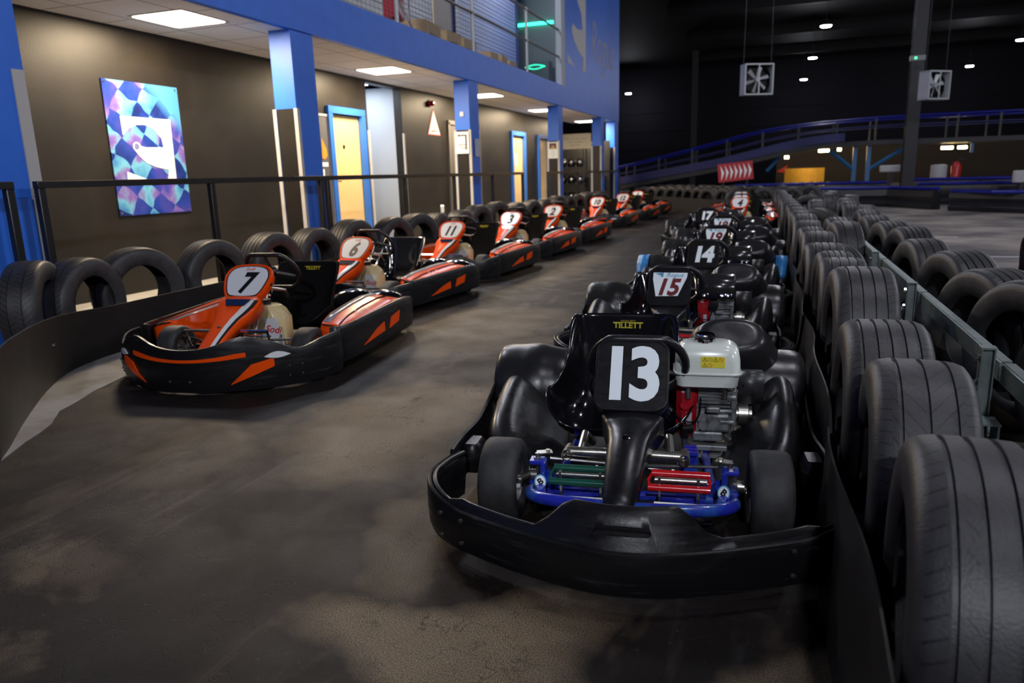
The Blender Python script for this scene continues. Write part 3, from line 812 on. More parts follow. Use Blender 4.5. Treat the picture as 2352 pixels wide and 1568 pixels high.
# ------------------------------------------------------------------ car tyres
def tyre_mat(name, kind):
    def build(nt, b, N, L):
        uv = N('UVMap'); sp = N('SeparateXYZ'); L(uv.outputs[0], sp.inputs[0])
        def mth(op, a, c=None):
            q = N('Math'); q.operation = op
            for i, v in enumerate((a, c)):
                if v is None: continue
                if isinstance(v, (int, float)): q.inputs[i].default_value = v
                else: L(v, q.inputs[i])
            return q.outputs[0]
        u, v = sp.outputs[0], sp.outputs[1]      # metres round the tread, metres across from the centre line
        av = mth('ABSOLUTE', v)
        def cuts(step, slant, w, lo, hi):
            w_ = mth('ADD', u, mth('MULTIPLY', av if kind in (1, 3) else v, slant))
            f = mth('FRACT', mth('DIVIDE', w_, step))
            line = mth('LESS_THAN', f, w)
            rg = mth('MULTIPLY', mth('GREATER_THAN', av, lo), mth('LESS_THAN', av, hi))
            return mth('MULTIPLY', line, rg)
        if kind == 0: h = mth('MAXIMUM', cuts(.035, .5, .14, .072, .118), cuts(.05, -1.2, .09, .03, .05))
        elif kind == 1: h = mth('MAXIMUM', cuts(.055, 1.4, .11, .006, .075), cuts(.03, .2, .12, .075, .12))
        elif kind == 2: h = mth('MAXIMUM', cuts(.026, .3, .16, .07, .12), cuts(.02, 0, .2, .02, .04))
        else: h = mth('MAXIMUM', cuts(.04, .9, .22, .035, .12), cuts(.033, -.7, .2, .0, .03))
        inv = mth('SUBTRACT', 1, h)
        tc = N('TexCoord'); n = N('TexNoise'); n.inputs['Scale'].default_value = 9; n.inputs['Detail'].default_value = 6; L(tc.outputs['Object'], n.inputs['Vector'])
        n2 = N('TexNoise'); n2.inputs['Scale'].default_value = 180; L(tc.outputs['Object'], n2.inputs['Vector'])
        bp = N('Bump'); bp.inputs['Strength'].default_value = .8; bp.inputs['Distance'].default_value = .008
        L(mth('ADD', inv, mth('MULTIPLY', n2.outputs['Fac'], .12)), bp.inputs['Height']); L(bp.outputs[0], b.inputs['Normal'])
        cr = N('MapRange'); cr.inputs[1].default_value = .35; cr.inputs[2].default_value = .7; L(n.outputs['Fac'], cr.inputs[0])
        mx = N('Mix'); mx.data_type = 'RGBA'; mx.inputs[6].default_value = (.025,.025,.028,1); mx.inputs[7].default_value = (.048,.048,.052,1); L(cr.outputs[0], mx.inputs[0])
        m2 = N('Mix'); m2.data_type = 'RGBA'; m2.inputs[7].default_value = (.012,.012,.013,1); L(mth('MULTIPLY', h, .8), m2.inputs[0]); L(mx.outputs[2], m2.inputs[6])
        L(m2.outputs[2], b.inputs['Base Color']); b.inputs['Roughness'].default_value = .46
        b.inputs['Specular IOR Level'].default_value = .45
    return nodes_mat(name, build)
def tyre_mesh(name, rad, w, grooves, kind, n=64, block=0):
    h = w/2; tr = h*.86
    prof = [(-h*.86, rad*.60), (-h*.98, rad*.66), (-h, rad*.76), (-h*.985, rad*.86), (-h*.95, rad*.92), (-tr, rad*.965), (-h*.74, rad*.983)]
    gs = sorted(grooves); 
    def rr(x): return rad*(1-.016*(x/h)**2)
    for g in gs:
        gx = g*h
        prof += [(gx-.0055, rr(gx)), (gx-.004, rr(gx)-.008), (gx+.004, rr(gx)-.008), (gx+.0055, rr(gx))]
    prof += [(h*.74, rad*.983), (tr, rad*.965), (h*.95, rad*.92), (h*.985, rad*.86), (h, rad*.76), (h*.98, rad*.66), (h*.86, rad*.60)]
    inner = [(h*.80, rad*.60), (h*.90, rad*.68), (h*.92, rad*.82), (h*.84, rad*.92), (h*.5, rad*.945), (-h*.5, rad*.945), (-h*.84, rad*.92), (-h*.92, rad*.82), (-h*.90, rad*.68), (-h*.80, rad*.60)]
    full = prof+inner; m = len(full)
    b = MB(); b.lathe(full, (0,0,rad), 'X', n, closed=True)
    me = b.mesh(name, tyre_mat('worn_tread_'+str(kind), kind), 40)
    uv = me.uv_layers.new(name='UVMap')
    circ = 2*PI*rad
    for p in me.polygons:
        angs = [math.atan2(me.vertices[v].co.z-rad, me.vertices[v].co.y) % (2*PI) for v in p.vertices]
        wrap = max(angs)-min(angs) > PI
        for li, v, a in zip(p.loop_indices, p.vertices, angs):
            if wrap and a < PI: a += 2*PI
            co = me.vertices[v].co; rr_ = math.hypot(co.y, co.z-rad)
            uv.data[li].uv = (a/(2*PI)*circ, co.x if rr_ > rad*.955 else .5)
    return me
TY = [tyre_mesh('tyre_a', .315, .245, (-.52,-.18,.18,.52), 0, 96),
      tyre_mesh('tyre_b', .315, .235, (-.48,0,.48), 1, 96),
      tyre_mesh('tyre_c', .32, .25, (-.62,-.3,.0,.3,.6), 2, 96),
      tyre_mesh('tyre_d', .335, .225, (-.35,.35), 3, 64),
      tyre_mesh('tyre_e', .315, .205, (-.42,-.12,.2,.5), 0, 64)]
ORD = ['first','second','third','fourth','fifth','sixth','seventh','eighth','ninth','tenth','eleventh','twelfth','thirteenth','fourteenth','fifteenth','sixteenth','seventeenth','eighteenth','nineteenth','twentieth','twenty-first','twenty-second','twenty-third','twenty-fourth','twenty-fifth','twenty-sixth']
def car_tyre(k, x, y, rz, label, group, s=1., tilt=0, z=0):
    o = bpy.data.objects.new('car_tyre', TY[k]); COL.objects.link(o)
    o.location = (x, y, z); o.rotation_euler = (tilt, 0, R(rz)); o.scale = (s, s, s)
    return tag(o, label, 'tyre', group)
G_in = 'car tyres standing in the inner row beside the black karts'
inner = [(0, .37, 1.42, -4), (1, .365, 2.03, -2), (2, .345, 2.52, 0), (0, .385, 3.62, 2), (0, .365, 4.38, 0), (4, .35, 4.72, 3), (0, .32, 5.24, 2), (0, .33, 6.2, 0), (4, .30, 6.66, 4), (0, .30, 7.5, -3), (2, .30, 8.35, 3), (4, .28, 9.2, 0), (0, .27, 10.0, 5), (4, .25, 10.9, 0), (0, .22, 11.8, -3), (0, .20, 12.7, 3), (4, .19, 13.6, 0), (0, .18, 14.6, 0), (4, .15, 15.7, 2), (0, .12, 16.8, 0), (0, .1, 17.9, 0)]
desc = {0: 'worn road tyre', 1: 'wide branching-tread tyre', 2: 'wide five-grooved road tyre', 3: 'blocky heavy tread tyre', 4: 'narrow worn road tyre'}
for i, (k, x, y, a) in enumerate(inner):
    car_tyre(k, x, y, a, desc[k]+', '+ORD[i]+' from the camera in the row beside the black karts', G_in, s=(1.07 if i == 3 else 1))
G_out = 'car tyres standing in the outer row beyond the galvanised rail'
outer = [(4, 1.14, 2.3, 18), (2, 1.11, 2.95, 20), (2, 1.07, 3.55, 24), (0, 1.00, 3.98, 20), (0, 1.02, 4.8, 16), (1, .95, 5.55, 10), (2, 1.02, 6.5, 10), (0, .98, 7.3, 12), (0, .95, 8.2, 8), (0, 1.0, 9.3, 5), (4, 1.1, 10.4, 0), (0, 1.0, 11.5, 5), (0, 1.05, 12.7, -5), (0, 1.25, 14.2, -8), (4, .95, 15.4, 5), (0, 1.1, 16.6, 0)]
for i, (k, x, y, a) in enumerate(outer):
    car_tyre(k, x, y, a, desc[k]+', '+ORD[i]+' from the camera in the row beyond the metal rail', G_out)
G_mid = 'loose tyres lying between the two right hand rows'
for i, (k, x, y, a, t, l) in enumerate([(4, .55, 5.7, 35, -.75, 'slick tyre leaning over sideways between the rows behind the third rail post'), (3, .56, 6.75, 8, 0, 'brown dusty tyre standing between the two rows behind the leaning tyre'),
        (0, .60, 7.9, 6, 0, 'tyre with bright grooves standing mid-way between the two right hand rows'), (4, .50, 9.7, 60, 0, 'turned tyre showing its opening between the two right hand rows'), (0, .6, 12.2, 0, 0, 'tyre filling the far gap between the two right hand rows'), (4, .6, 14.6, 70, 0, 'far tyre turned to show a black opening between the right hand rows')]):
    car_tyre(k, x, y, a, l, G_mid, tilt=t, z=(.02 if t else 0))
G_l = 'car tyres standing behind the black screen on the left'
left = [(3, -4.52, 3.42, 33, 1.0), (3, -4.52, 3.78, 10, .97), (3, -4.56, 4.30, -16, 1.0), (4, -4.55, 5.1, -10, 1.04), (0, -4.55, 5.9, -6, 1.04), (0, -4.55, 6.62, -8, 1.02), (0, -4.56, 7.4, -8, 1.08), (4, -4.5, 8.25, -14, 1.04), (0, -4.5, 8.92, -22, 1.05), (0, -4.5, 9.55, 0, 1.0), (0, -4.5, 10.4, -5, 1.0), (0, -4.55, 11.2, -12, 1.06), (4, -4.55, 12.1, -18, 1.08), (0, -4.5, 13.0, -10, 1), (0, -4.5, 13.9, -14, 1), (4, -4.5, 14.8, -10, 1), (0, -4.5, 15.7, -16, 1.04), (0, -4.5, 16.6, -10, 1), (4, -4.5, 17.5, -14, 1), (0, -4.5, 18.4, -10, 1.04), (0, -4.5, 19.3, -10, 1), (4, -4.5, 20.2, -10, 1)]
for i, (k, x, y, a, s) in enumerate(left):
    car_tyre(k, x, y, a, desc[k]+', '+ORD[i]+' from the camera in the row along the wall', G_l, s)
G_f = 'car tyres across the far end of the lane'
red_t = None
fp = [(-4.9,25.6), (-3.1,23.1), (-2.0,21.0), (-1.2,20.1), (.2,20.0)]
def poly_at(P, d):
    for i in range(len(P)-1):
        a, c = Vector(P[i]), Vector(P[i+1]); L_ = (c-a).length
        if d <= L_ or i == len(P)-2: return a+(c-a)*(d/L_), (c-a).normalized()
        d -= L_
for i in range(13):
    p, t = poly_at(fp, .3+i*.66); n = Vector((-t.y, t.x))
    car_tyre((0,4)[i % 2], p.x+n.x*.28, p.y+n.y*.28, math.degrees(math.atan2(t.y, t.x))-78+(i*37 % 19)-8, ('worn tyre, ' if i % 2 == 0 else 'narrow tyre, ')+ORD[i]+' from the left in the front row across the far end', G_f)
for i in range(13):
    p, t = poly_at(fp, .6+i*.66); n = Vector((-t.y, t.x))
    car_tyre((4,0)[i % 2], p.x+n.x*.95+.1, p.y+n.y*.95, math.degrees(math.atan2(t.y, t.x))-80+(i*23 % 17)-8, 'tyre, '+ORD[i]+' from the left in the back row across the far end', G_f, s=1.06)
b = MB(); sweep(b, chaikin([(x, y) for x, y in [(p[0], p[1]) for p in fp[:-1]]] and [(p[0], p[1], 0) for p in fp], 1), lambda i, t, x, y: [(0,0), (0,.34), (-.012,.34), (-.012,0)])
tag(b.build('barrier_sheet', mat('dull_rubber_sheet', (.018,.017,.016), .6)), 'dull black rubber sheet across the far end in front of the tyre row', 'barrier sheet')
# screens beside the lane
M_sheet = mat('black_rubber_sheet', (.007,.007,.008), .5, spec=.35, noise=(3, (.012,.011,.011), .4, .7), bump=(8, .15, .02))
b = MB()
pth = chaikin([(-2.2,1.0,0), (-2.98,1.98,0), (-3.45,2.45,0), (-3.9,2.95,0), (-4.16,3.35,0), (-4.24,3.9,0), (-4.27,6,0), (-4.27,20.5,0)], 2)
def hs(y): return .42 if y < 2.4 else .42-.09*min(1, (y-2.4)/1.3)
sweep(b, pth, lambda i, t, x, y: [(0,0), (.0,hs(y)), (-.012,hs(y)), (-.012,0)])
sc = tag(b.build('barrier_sheet', M_sheet), 'curved black rubber sheet holding back the tyres on the left', 'barrier sheet')
b = MB()
for (x, y), z in (((-3.93,3.03), .235), ((-4.25,5.2), .2), ((-4.258,7.5), .2)): b.lathe([(0,.012),(.006,.008),(.008,.001)], (x+.012, y, z), (Vector((.9,-.4,0)).normalized(), Vector((0,0,1)), Vector((.4,.9,0)).normalized()), 10)
b.build('fixing_bolt', M_chrome, sc)
for q, (y0, y1, x0, lab) in enumerate([(1.0,2.4,.215,'nearest black rubber flap hanging in front of the right hand tyres'), (2.3,4.4,.205,'second black rubber flap along the right hand tyres beside kart 13'), (4.3,7.2,.19,'third black rubber flap along the right hand tyres beside kart 14'), (7.1,17,.19,'farthest and longest black rubber flap along the right hand tyres')]):
    b = MB(); pts = []
    n = 24
    for i in range(n+1):
        y = y0+(y1-y0)*i/n; pts.append((x0+.012*math.sin(y*5+q)-(y-y0)*.004, y))
    sweep(b, pts, lambda i, t, x, y: [(-.03+.02*math.sin(y*2.7),0), (-.01,.17), (.006*math.sin(y*2.1),.33+.02*math.sin(y*2.3+q)), (-.006+.006*math.sin(y*2.1),.33+.02*math.sin(y*2.3+q)), (-.016,.17), (-.036+.02*math.sin(y*2.7),0)])
    tag(b.build('rubber_flap', mat('flap_rubber', (.007,.007,.008), .5), None, 60), lab, 'rubber flap', 'rubber flaps by the right hand tyres')
# galvanised rail
M_galv = mat('galvanised_steel', (.28,.33,.32), .42, .85, noise=(22, (.22,.27,.27), .4, .65))
rail = empty('guard_rail', (.66,5,0), 0, 'galvanised steel rail on posts between the two rows of tyres on the right', 'guard rail')
posts = [1.25, 2.63, 4.05, 5.5, 6.95, 8.4]
for i, y in enumerate(posts):
    b = MB()
    for dx in (-.018, .018): b.box((dx, y-5, .285), (.005,.035,.52), bev=.001)
    b.box((0, y-5, .285), (.034,.006,.52)); b.box((0, y-5, .545), (.045,.04,.006))
    b.box((0, y-5, .01), (.16,.16,.02), bev=.002); b.tube([(-.03, y-5, .42), (-.22, y-5, .20)], .022, 4)
    b.box((.0, y-5-.06, .24), (.07,.09,.008)); b.box((.0, y-5-.06, .32), (.07,.09,.006)); b.box((.03, y-5-.06, .28), (.006,.08,.08))
    p = b.build('post', M_galv, rail, mods=[])
    for z in (.51,.43,.3): b = MB(); b.disc((-.035, y-5, z), .010, .012, 'X', 6); b.build('bolt', M_chrome, p)
for i in range(len(posts)-1):
    b = MB(); ya, yb = posts[i]-5, posts[i+1]-5
    b.box((.045, (ya+yb)/2, .465), (.012, yb-ya-.03, .065), bev=.002); b.box((.06, (ya+yb)/2, .497), (.03, yb-ya-.03, .006)); b.box((.06, (ya+yb)/2, .433), (.03, yb-ya-.03, .006))
    b.build('upper_beam', M_galv, rail)
    b = MB(); b.box((.045, (ya+yb)/2, .22), (.05, yb-ya-.06, .05), bev=.003); b.build('lower_beam', mat('dull_galvanised', (.12,.14,.14), .5, .7), rail)
# ------------------------------------------------------------------ the hall shell
def K(x, y, z): s = 1.0395; return Vector((x*s, y*s, 1.12+(z-1.12)*s))
XF, XW = -4.75, -6.115
WEAR_LIGHT = [(-1.6,3.0,.55,.7,.95), (-2.1,5.0,.75,1.1,.55), (-2.4,8.5,.5,1.6,.35), (-.80,1.46,.40,.26,.95), (-.95,2.1,.22,.45,.6), (-2.3,2.3,.35,.25,.3), (.15,1.5,.22,.2,.45), (-1.9,1.5,.3,.2,.3)]
def floor_build(nt, b, N, L):
    tc = N('TexCoord')
    def noise(sc, det=6, rough=.6, dist=0, vec=None, mp=None):
        n = N('TexNoise'); n.inputs['Scale'].default_value = sc; n.inputs['Detail'].default_value = det; n.inputs['Roughness'].default_value = rough; n.inputs['Distortion'].default_value = dist
        if mp:
            m = N('Mapping'); m.inputs['Scale'].default_value = mp[:3]; m.inputs['Rotation'].default_value = (0, 0, mp[3] if len(mp) > 3 else 0); L(tc.outputs['Object'], m.inputs[0]); L(m.outputs[0], n.inputs['Vector'])
        else: L(tc.outputs['Object'], n.inputs['Vector'])
        return n.outputs['Fac']
    def rng(x, a, c, lo=0, hi=1):
        r = N('MapRange'); r.inputs[1].default_value = a; r.inputs[2].default_value = c; r.inputs[3].default_value = lo; r.inputs[4].default_value = hi; L(x, r.inputs[0]); return r.outputs[0]
    def mx(f, a, c):
        m = N('Mix'); m.data_type = 'RGBA'
        if isinstance(f, float): m.inputs[0].default_value = f
        else: L(f, m.inputs[0])
        for i, v in ((6, a), (7, c)):
            if isinstance(v, tuple): m.inputs[i].default_value = (*v, 1)
            else: L(v, m.inputs[i])
        return m.outputs[2]
    def mth(op, a, c):
        q = N('Math'); q.operation = op
        for i, v in enumerate((a, c)):
            if isinstance(v, (int, float)): q.inputs[i].default_value = v
            else: L(v, q.inputs[i])
        return q.outputs[0]
    big = noise(.9, 4, .55, .4); mid = noise(3.2, 6, .6, .3); streak = noise(1.6, 6, .65, .5, mp=(3.0, .5, 1, .35)); fine = noise(320, 3, .75); fine2 = noise(60, 5, .75)
    base = mx(rng(mid, .35, .65), (.0065,.0040,.0030), (.016,.0100,.0062))
    base = mx(rng(big, .38, .62), base, (.008,.0060,.0058))
    sp0 = N('SeparateXYZ'); dn = N('TexNoise'); dn.inputs['Scale'].default_value = 1.3; dn.inputs['Detail'].default_value = 5; L(tc.outputs['Object'], dn.inputs['Vector'])
    dsc = N('VectorMath'); dsc.operation = 'SCALE'; dsc.inputs[3].default_value = 1.1; L(dn.outputs['Color'], dsc.inputs[0])
    dad = N('VectorMath'); dad.operation = 'ADD'; L(tc.outputs['Object'], dad.inputs[0]); L(dsc.outputs[0], dad.inputs[1]); L(dad.outputs[0], sp0.inputs[0])
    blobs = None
    for bx, by, rx, ry, amp in WEAR_LIGHT:      # patches of worn floor paint, with the warm pool of panel light painted in
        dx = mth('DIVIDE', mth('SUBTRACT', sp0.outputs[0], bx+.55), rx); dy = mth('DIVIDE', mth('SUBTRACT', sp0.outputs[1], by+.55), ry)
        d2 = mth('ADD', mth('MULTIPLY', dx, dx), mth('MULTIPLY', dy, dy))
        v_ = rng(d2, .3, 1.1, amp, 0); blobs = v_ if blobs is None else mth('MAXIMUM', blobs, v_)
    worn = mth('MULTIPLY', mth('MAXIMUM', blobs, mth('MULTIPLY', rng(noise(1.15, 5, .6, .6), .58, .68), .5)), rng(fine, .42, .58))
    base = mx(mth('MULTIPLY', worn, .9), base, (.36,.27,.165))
    sp = mth('MULTIPLY', rng(fine2, .62, .68), .5)
    base = mx(sp, base, (.13,.105,.08))
    base = mx(mth('MULTIPLY', rng(streak, .60, .70), .30), base, (.13,.105,.08))
    base = mx(mth('MULTIPLY', rng(noise(2.2, 5, .6, .3, mp=(2.2, .8, 1, .9)), .64, .70), .7), base, (.022,.02,.021))
    # fine cracks
    v = N('TexVoronoi'); v.feature = 'DISTANCE_TO_EDGE'; v.inputs['Scale'].default_value = 5.5
    nd = N('TexNoise'); nd.inputs['Scale'].default_value = 7; nd.inputs['Detail'].default_value = 5; L(tc.outputs['Object'], nd.inputs['Vector'])
    va = N('VectorMath'); va.operation = 'SCALE'; va.inputs[3].default_value = .35; L(nd.outputs['Color'], va.inputs[0])
    vb = N('VectorMath'); vb.operation = 'ADD'; L(tc.outputs['Object'], vb.inputs[0]); L(va.outputs[0], vb.inputs[1]); L(vb.outputs[0], v.inputs['Vector'])
    crack = mth('MULTIPLY', rng(v.outputs['Distance'], .006, .016, 1, 0), rng(noise(2.1), .45, .6))
    base = mx(mth('MULTIPLY', crack, .75), base, (.015,.013,.012))
    # hall side of the floor is greyer
    sx = N('SeparateXYZ'); L(tc.outputs['Object'], sx.inputs[0])
    side = rng(sx.outputs[0], .9, 1.6)
    grey = mx(rng(noise(.7, 5), .4, .6), (.11,.10,.112), (.36,.32,.29))
    base = mx(mth('MULTIPLY', side, .85), base, grey)
    L(base, b.inputs['Base Color'])
    L(rng(mid, .3, .7, .5, .7), b.inputs['Roughness']); b.inputs['Specular IOR Level'].default_value = .22
    bp = N('Bump'); bp.inputs['Strength'].default_value = .35; bp.inputs['Distance'].default_value = .003
    L(mth('SUBTRACT', mth('ADD', fine, mth('MULTIPLY', mid, 1.5)), mth('MULTIPLY', crack, 1.5)), bp.inputs['Height']); L(bp.outputs[0], b.inputs['Normal'])
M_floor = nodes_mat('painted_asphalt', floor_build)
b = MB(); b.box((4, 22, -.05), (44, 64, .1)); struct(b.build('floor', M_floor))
b = MB(); P = [(-2.3,1.1), (-2.98,1.93), (-3.15,2.22), (-3.20,2.33), (-3.27,2.45), (-3.42,2.62), (-3.45,2.72), (-3.55,2.93), (-3.66,3.3), (-3.8,3.8), (-3.9,4.5), (-4.3,4.6), (-4.3,3.8), (-4.24,3.35), (-3.98,2.92), (-3.52,2.42), (-3.05,1.95), (-2.27,.97)]
b.prism([(x, y, .0) for x, y in P], (0,0,0), (0,0,.004)); struct(b.build('trim_1', mat('grey_floor_paint', (.32,.32,.34), .5, noise=(5, (.2,.19,.18), .45, .7), bump=(30,.3,.003)), tri=True))
b = MB(); b.box((-5.35, 7.5, .003), (2.06, 33, .006)); struct(b.build('trim_12', mat('pale_bounce_floor', (.42,.41,.39), .6, noise=(3, (.34,.33,.31), .4, .7))))  # indoor floor strip made pale to bounce panel light onto the ceiling
M_line = mat('white_line_paint', (.55,.55,.58), .5)
for i, (x0, x1, y, l) in enumerate([(1.9, 3.3, 10.2, 'nearer white painted line on the grey floor behind the outer tyres'), (2.1, 2.66, 12.88, 'shorter and farther white painted line on the grey floor')]):
    b = MB(); b.box(((x0+x1)/2, y, .003), (x1-x0, .06, .006)); tag(b.build('floor_line', M_line), l, 'painted line', 'painted floor lines')
M_dark = mat('dark_cladding', (.004,.004,.006), .7, spec=.2)
def clad(nt, b, N, L):
    tc = N('TexCoord'); s = N('SeparateXYZ'); L(tc.outputs['Object'], s.inputs[0])
    w = N('Math'); w.operation = 'FRACT'; d = N('Math'); d.operation = 'MULTIPLY'; d.inputs[1].default_value = .8; L(s.outputs[2], d.inputs[0]); L(d.outputs[0], w.inputs[0])
    g = N('MapRange'); g.inputs[1].default_value = 0; g.inputs[2].default_value = .06; L(w.outputs[0], g.inputs[0])
    bp = N('Bump'); bp.inputs['Distance'].default_value = .02; L(g.outputs[0], bp.inputs['Height']); L(bp.outputs[0], b.inputs['Normal'])
    b.inputs['Base Color'].default_value = (.007,.007,.011,1); b.inputs['Roughness'].default_value = .7; b.inputs['Specular IOR Level'].default_value = .15
M_clad = nodes_mat('hall_cladding', clad)
def wall(name, c, d, m): b = MB(); b.box(c, d); return struct(b.build(name, m))
wall('wall_far', (4, 54.1, 4), (44, .2, 8.2), M_clad); wall('wall_right', (26.1, 22, 4), (.2, 64, 8.2), M_clad)
wall('wall_near', (4, -10.1, 4), (44, .2, 8.2), M_clad); wall('wall_left', (-18.1, 22, 4), (.2, 64, 8.2), M_clad)
wall('ceiling', (4, 22, 8.1), (44, 64, .2), M_dark)
M_beam = mat('roof_steel', (.006,.006,.008), .6, spec=.2)
for i, y in enumerate((13, 20, 27, 34, 41, 48)):
    b = MB(); b.box((10.6, y, 7.75), (30.6, .2, .5)); struct(b.build('trim_%d' % (i+2), M_beam))
for i, (x, y) in enumerate([(3.33, 22.6), (-4.5, 44), (12.5, 30)]):
    b = MB(); b.box((x, y, 3.75), (.02, .3, 7.5)); b.box((x, y-.14, 3.75), (.3, .02, 7.5)); b.box((x, y+.14, 3.75), (.3, .02, 7.5)); b.box((x, y, .02), (.45,.45,.04))
    tag(b.build('steel_column', mat('column_paint', (.010,.010,.014), .5)), ['dark steel column rising in front of the right half of the bridge', 'dark steel column far behind the left end of the ramp', 'dark steel column out on the right of the hall'][i], 'column')

# ------------------------------------------------------------------ the blue two storey building
M_bl = mat('blue_wall_paint', (.024,.175,.82), .45, noise=(4, (.022,.155,.75), .4, .7), bump=(40,.06,.01))
M_blk = mat('brown_black_wall_paint', (.013,.011,.009), .45, spec=.35, noise=(2.2, (.020,.017,.013), .4, .65), bump=(50,.08,.01))
M_strip = mat('grey_corner_strip', (.52,.51,.5), .45)
M_pale = mat('pale_stair_wall', (.38,.42,.48), .6)
def kb(name, x0, x1, y0, y1, z0, z1, m, parent=None, bev=0):
    a, c = K(x0, y0, z0), K(x1, y1, z1); b = MB()
    z = a.z if z0 > .01 else 0.0
    b.box(((a.x+c.x)/2, (a.y+c.y)/2, (z+c.z)/2), (abs(c.x-a.x), abs(c.y-a.y), c.z-z), bev=bev)
    return b.build(name, m, parent)
# ground floor back wall pieces around the openings (doors, stairwell)
wk = []
def wseg(y0, y1, z0, z1, m=M_blk): wk.append((y0, y1, z0, z1))
b = MB()
def wbox(y0, y1, z0, z1):
    a, c = K(XW-.15, y0, z0), K(XW, y1, z1); z = 0 if z0 == 0 else a.z
    b.box(((a.x+c.x)/2, (a.y+c.y)/2, (z+c.z)/2), (abs(c.x-a.x), abs(c.y-a.y), c.z-z))
CZ_ = 2.64
for y0, y1, z0, z1 in ((-9,9.55,0,CZ_), (9.55,10.38,2.07,CZ_), (10.38,10.62,0,CZ_), (10.62,11.8,2.6,CZ_), (11.8,17.45,0,CZ_), (17.45,18.35,2.07,CZ_), (18.35,19.65,0,CZ_), (19.65,20.5,2.07,CZ_), (20.5,21.6,0,CZ_)):
    wbox(y0, y1, z0, z1)
struct(b.build('wall_building', M_blk))
b = MB()
for x0, x1, y0, y1 in ((-7.6, -7.5, 10.4, 12.0),): 
    a, c = K(x0, y0, 0), K(x1, y1, CZ_); b.box(((a.x+c.x)/2, (a.y+c.y)/2, 1.4), (abs(c.x-a.x), abs(c.y-a.y), 2.8))
a, c = K(-7.5, 10.55, 0), K(XW-.15, 10.62, CZ_); b.box(((a.x+c.x)/2, (a.y+c.y)/2, 1.35), (abs(c.x-a.x), .08, 2.7))
a, c = K(-7.5, 11.8, 0), K(XW-.15, 11.87, CZ_); b.box(((a.x+c.x)/2, (a.y+c.y)/2, 1.35), (abs(c.x-a.x), .08, 2.7))
struct(b.build('wall_stairwell', M_pale))
st = empty('stair_handrail', K(-6.9, 11.1, 0), 0, 'dark painted stair rail in the pale stairwell opening', 'handrail')
b = MB(); 
for z in (.62, 1.05): b.tube([(.5,-.55,z), (-.35,-.1,z-.32)], .025, 8)
b.box((.38,-.12,.55), (.06,.05,1.15)); b.build('rail', mat('stair_rail_grey', (.08,.09,.11), .5), st)
b = MB(); b.box((0,0,0), (.5,.5,.03)); sl = b.build('diffuser', mat('added_stair_glow', (1,1,1), .5, emit=((.8,.88,1), 6))); tt = empty('added_stairwell_light', (K(-6.75,0,0).x, 11.6, 2.72), 0, 'unseen pale square light added in the ceiling of the stairwell', 'ceiling light'); sl.parent = tt
li = bpy.data.lights.new('stair', 'AREA'); li.size = .5; li.energy = 24; li.color = (.82,.9,1); o = bpy.data.objects.new('added_stair_area', li); o.location = (K(-6.75,0,0).x, 11.6, 2.69); COL.objects.link(o)  # stairwell light added out of view to brighten the stair opening
kb_strips = MB()
for y in (10.60, 11.78): 
    a = K(XW+.01, y, 0); kb_strips.box((a.x+.012, a.y, .95), (.02,.05,1.9))
struct(kb_strips.build('trim_10', M_strip))
# upper slab with fascia, ceiling tiles, blue solid part
def tiles(nt, b, N, L):
    tc = N('TexCoord'); s = N('SeparateXYZ'); L(tc.outputs['Object'], s.inputs[0]); outs = []
    for k, off in ((0, .42), (1, .30)):
        a = N('Math'); a.operation = 'ADD'; a.inputs[1].default_value = off+30; L(s.outputs[k], a.inputs[0])
        d = N('Math'); d.operation = 'DIVIDE'; d.inputs[1].default_value = .66; L(a.outputs[0], d.inputs[0])
        f = N('Math'); f.operation = 'FRACT'; L(d.outputs[0], f.inputs[0])
        l = N('Math'); l.operation = 'LESS_THAN'; l.inputs[1].default_value = .035; L(f.outputs[0], l.inputs[0]); outs.append(l.outputs[0])
    m = N('Math'); m.operation = 'MAXIMUM'; L(outs[0], m.inputs[0]); L(outs[1], m.inputs[1])
    x = N('Mix'); x.data_type = 'RGBA'; x.inputs[6].default_value = (.86,.84,.80,1); x.inputs[7].default_value = (.45,.44,.42,1); L(m.outputs[0], x.inputs[0]); L(x.outputs[2], b.inputs['Base Color'])
    b.inputs['Roughness'].default_value = .8
M_tile = nodes_mat('ceiling_tiles', tiles)
a, c = K(XW, -9, CZ_), K(XF-.06, 23.4, CZ_)
b = MB(); b.box(((a.x+c.x)/2, (a.y+c.y)/2, a.z+.02), (c.x-a.x, c.y-a.y, .04)); struct(b.build('ceiling_building', M_tile))
b = MB(); z1 = K(0,0,3.10).z
b.box((K(XF,0,0).x-.03, (K(0,-9,0).y+K(0,23.8,0).y)/2, (a.z-.0+z1)/2), (.08, K(0,32.8,0).y, z1-a.z)); struct(b.build('wall_fascia', M_bl))
b = MB(); y0, y1 = K(0,17.42,0).y, K(0,23.8,0).y
b.box((K(XF,0,0).x-.03, (y0+y1)/2, (z1+8)/2), (.08, y1-y0, 8-z1)); b.box((K(XF,0,0).x-.07-5, y1, 5.5), (10, .08, 5))
struct(b.build('wall_upper_blue', M_bl))
b = MB(); b.box((-6.5, (K(0,-9,0).y+22)/2, z1-.12), (3.0, 22-K(0,-9,0).y, .06)); struct(b.build('floor_upper', mat('deck_grey', (.2,.2,.2), .7)))
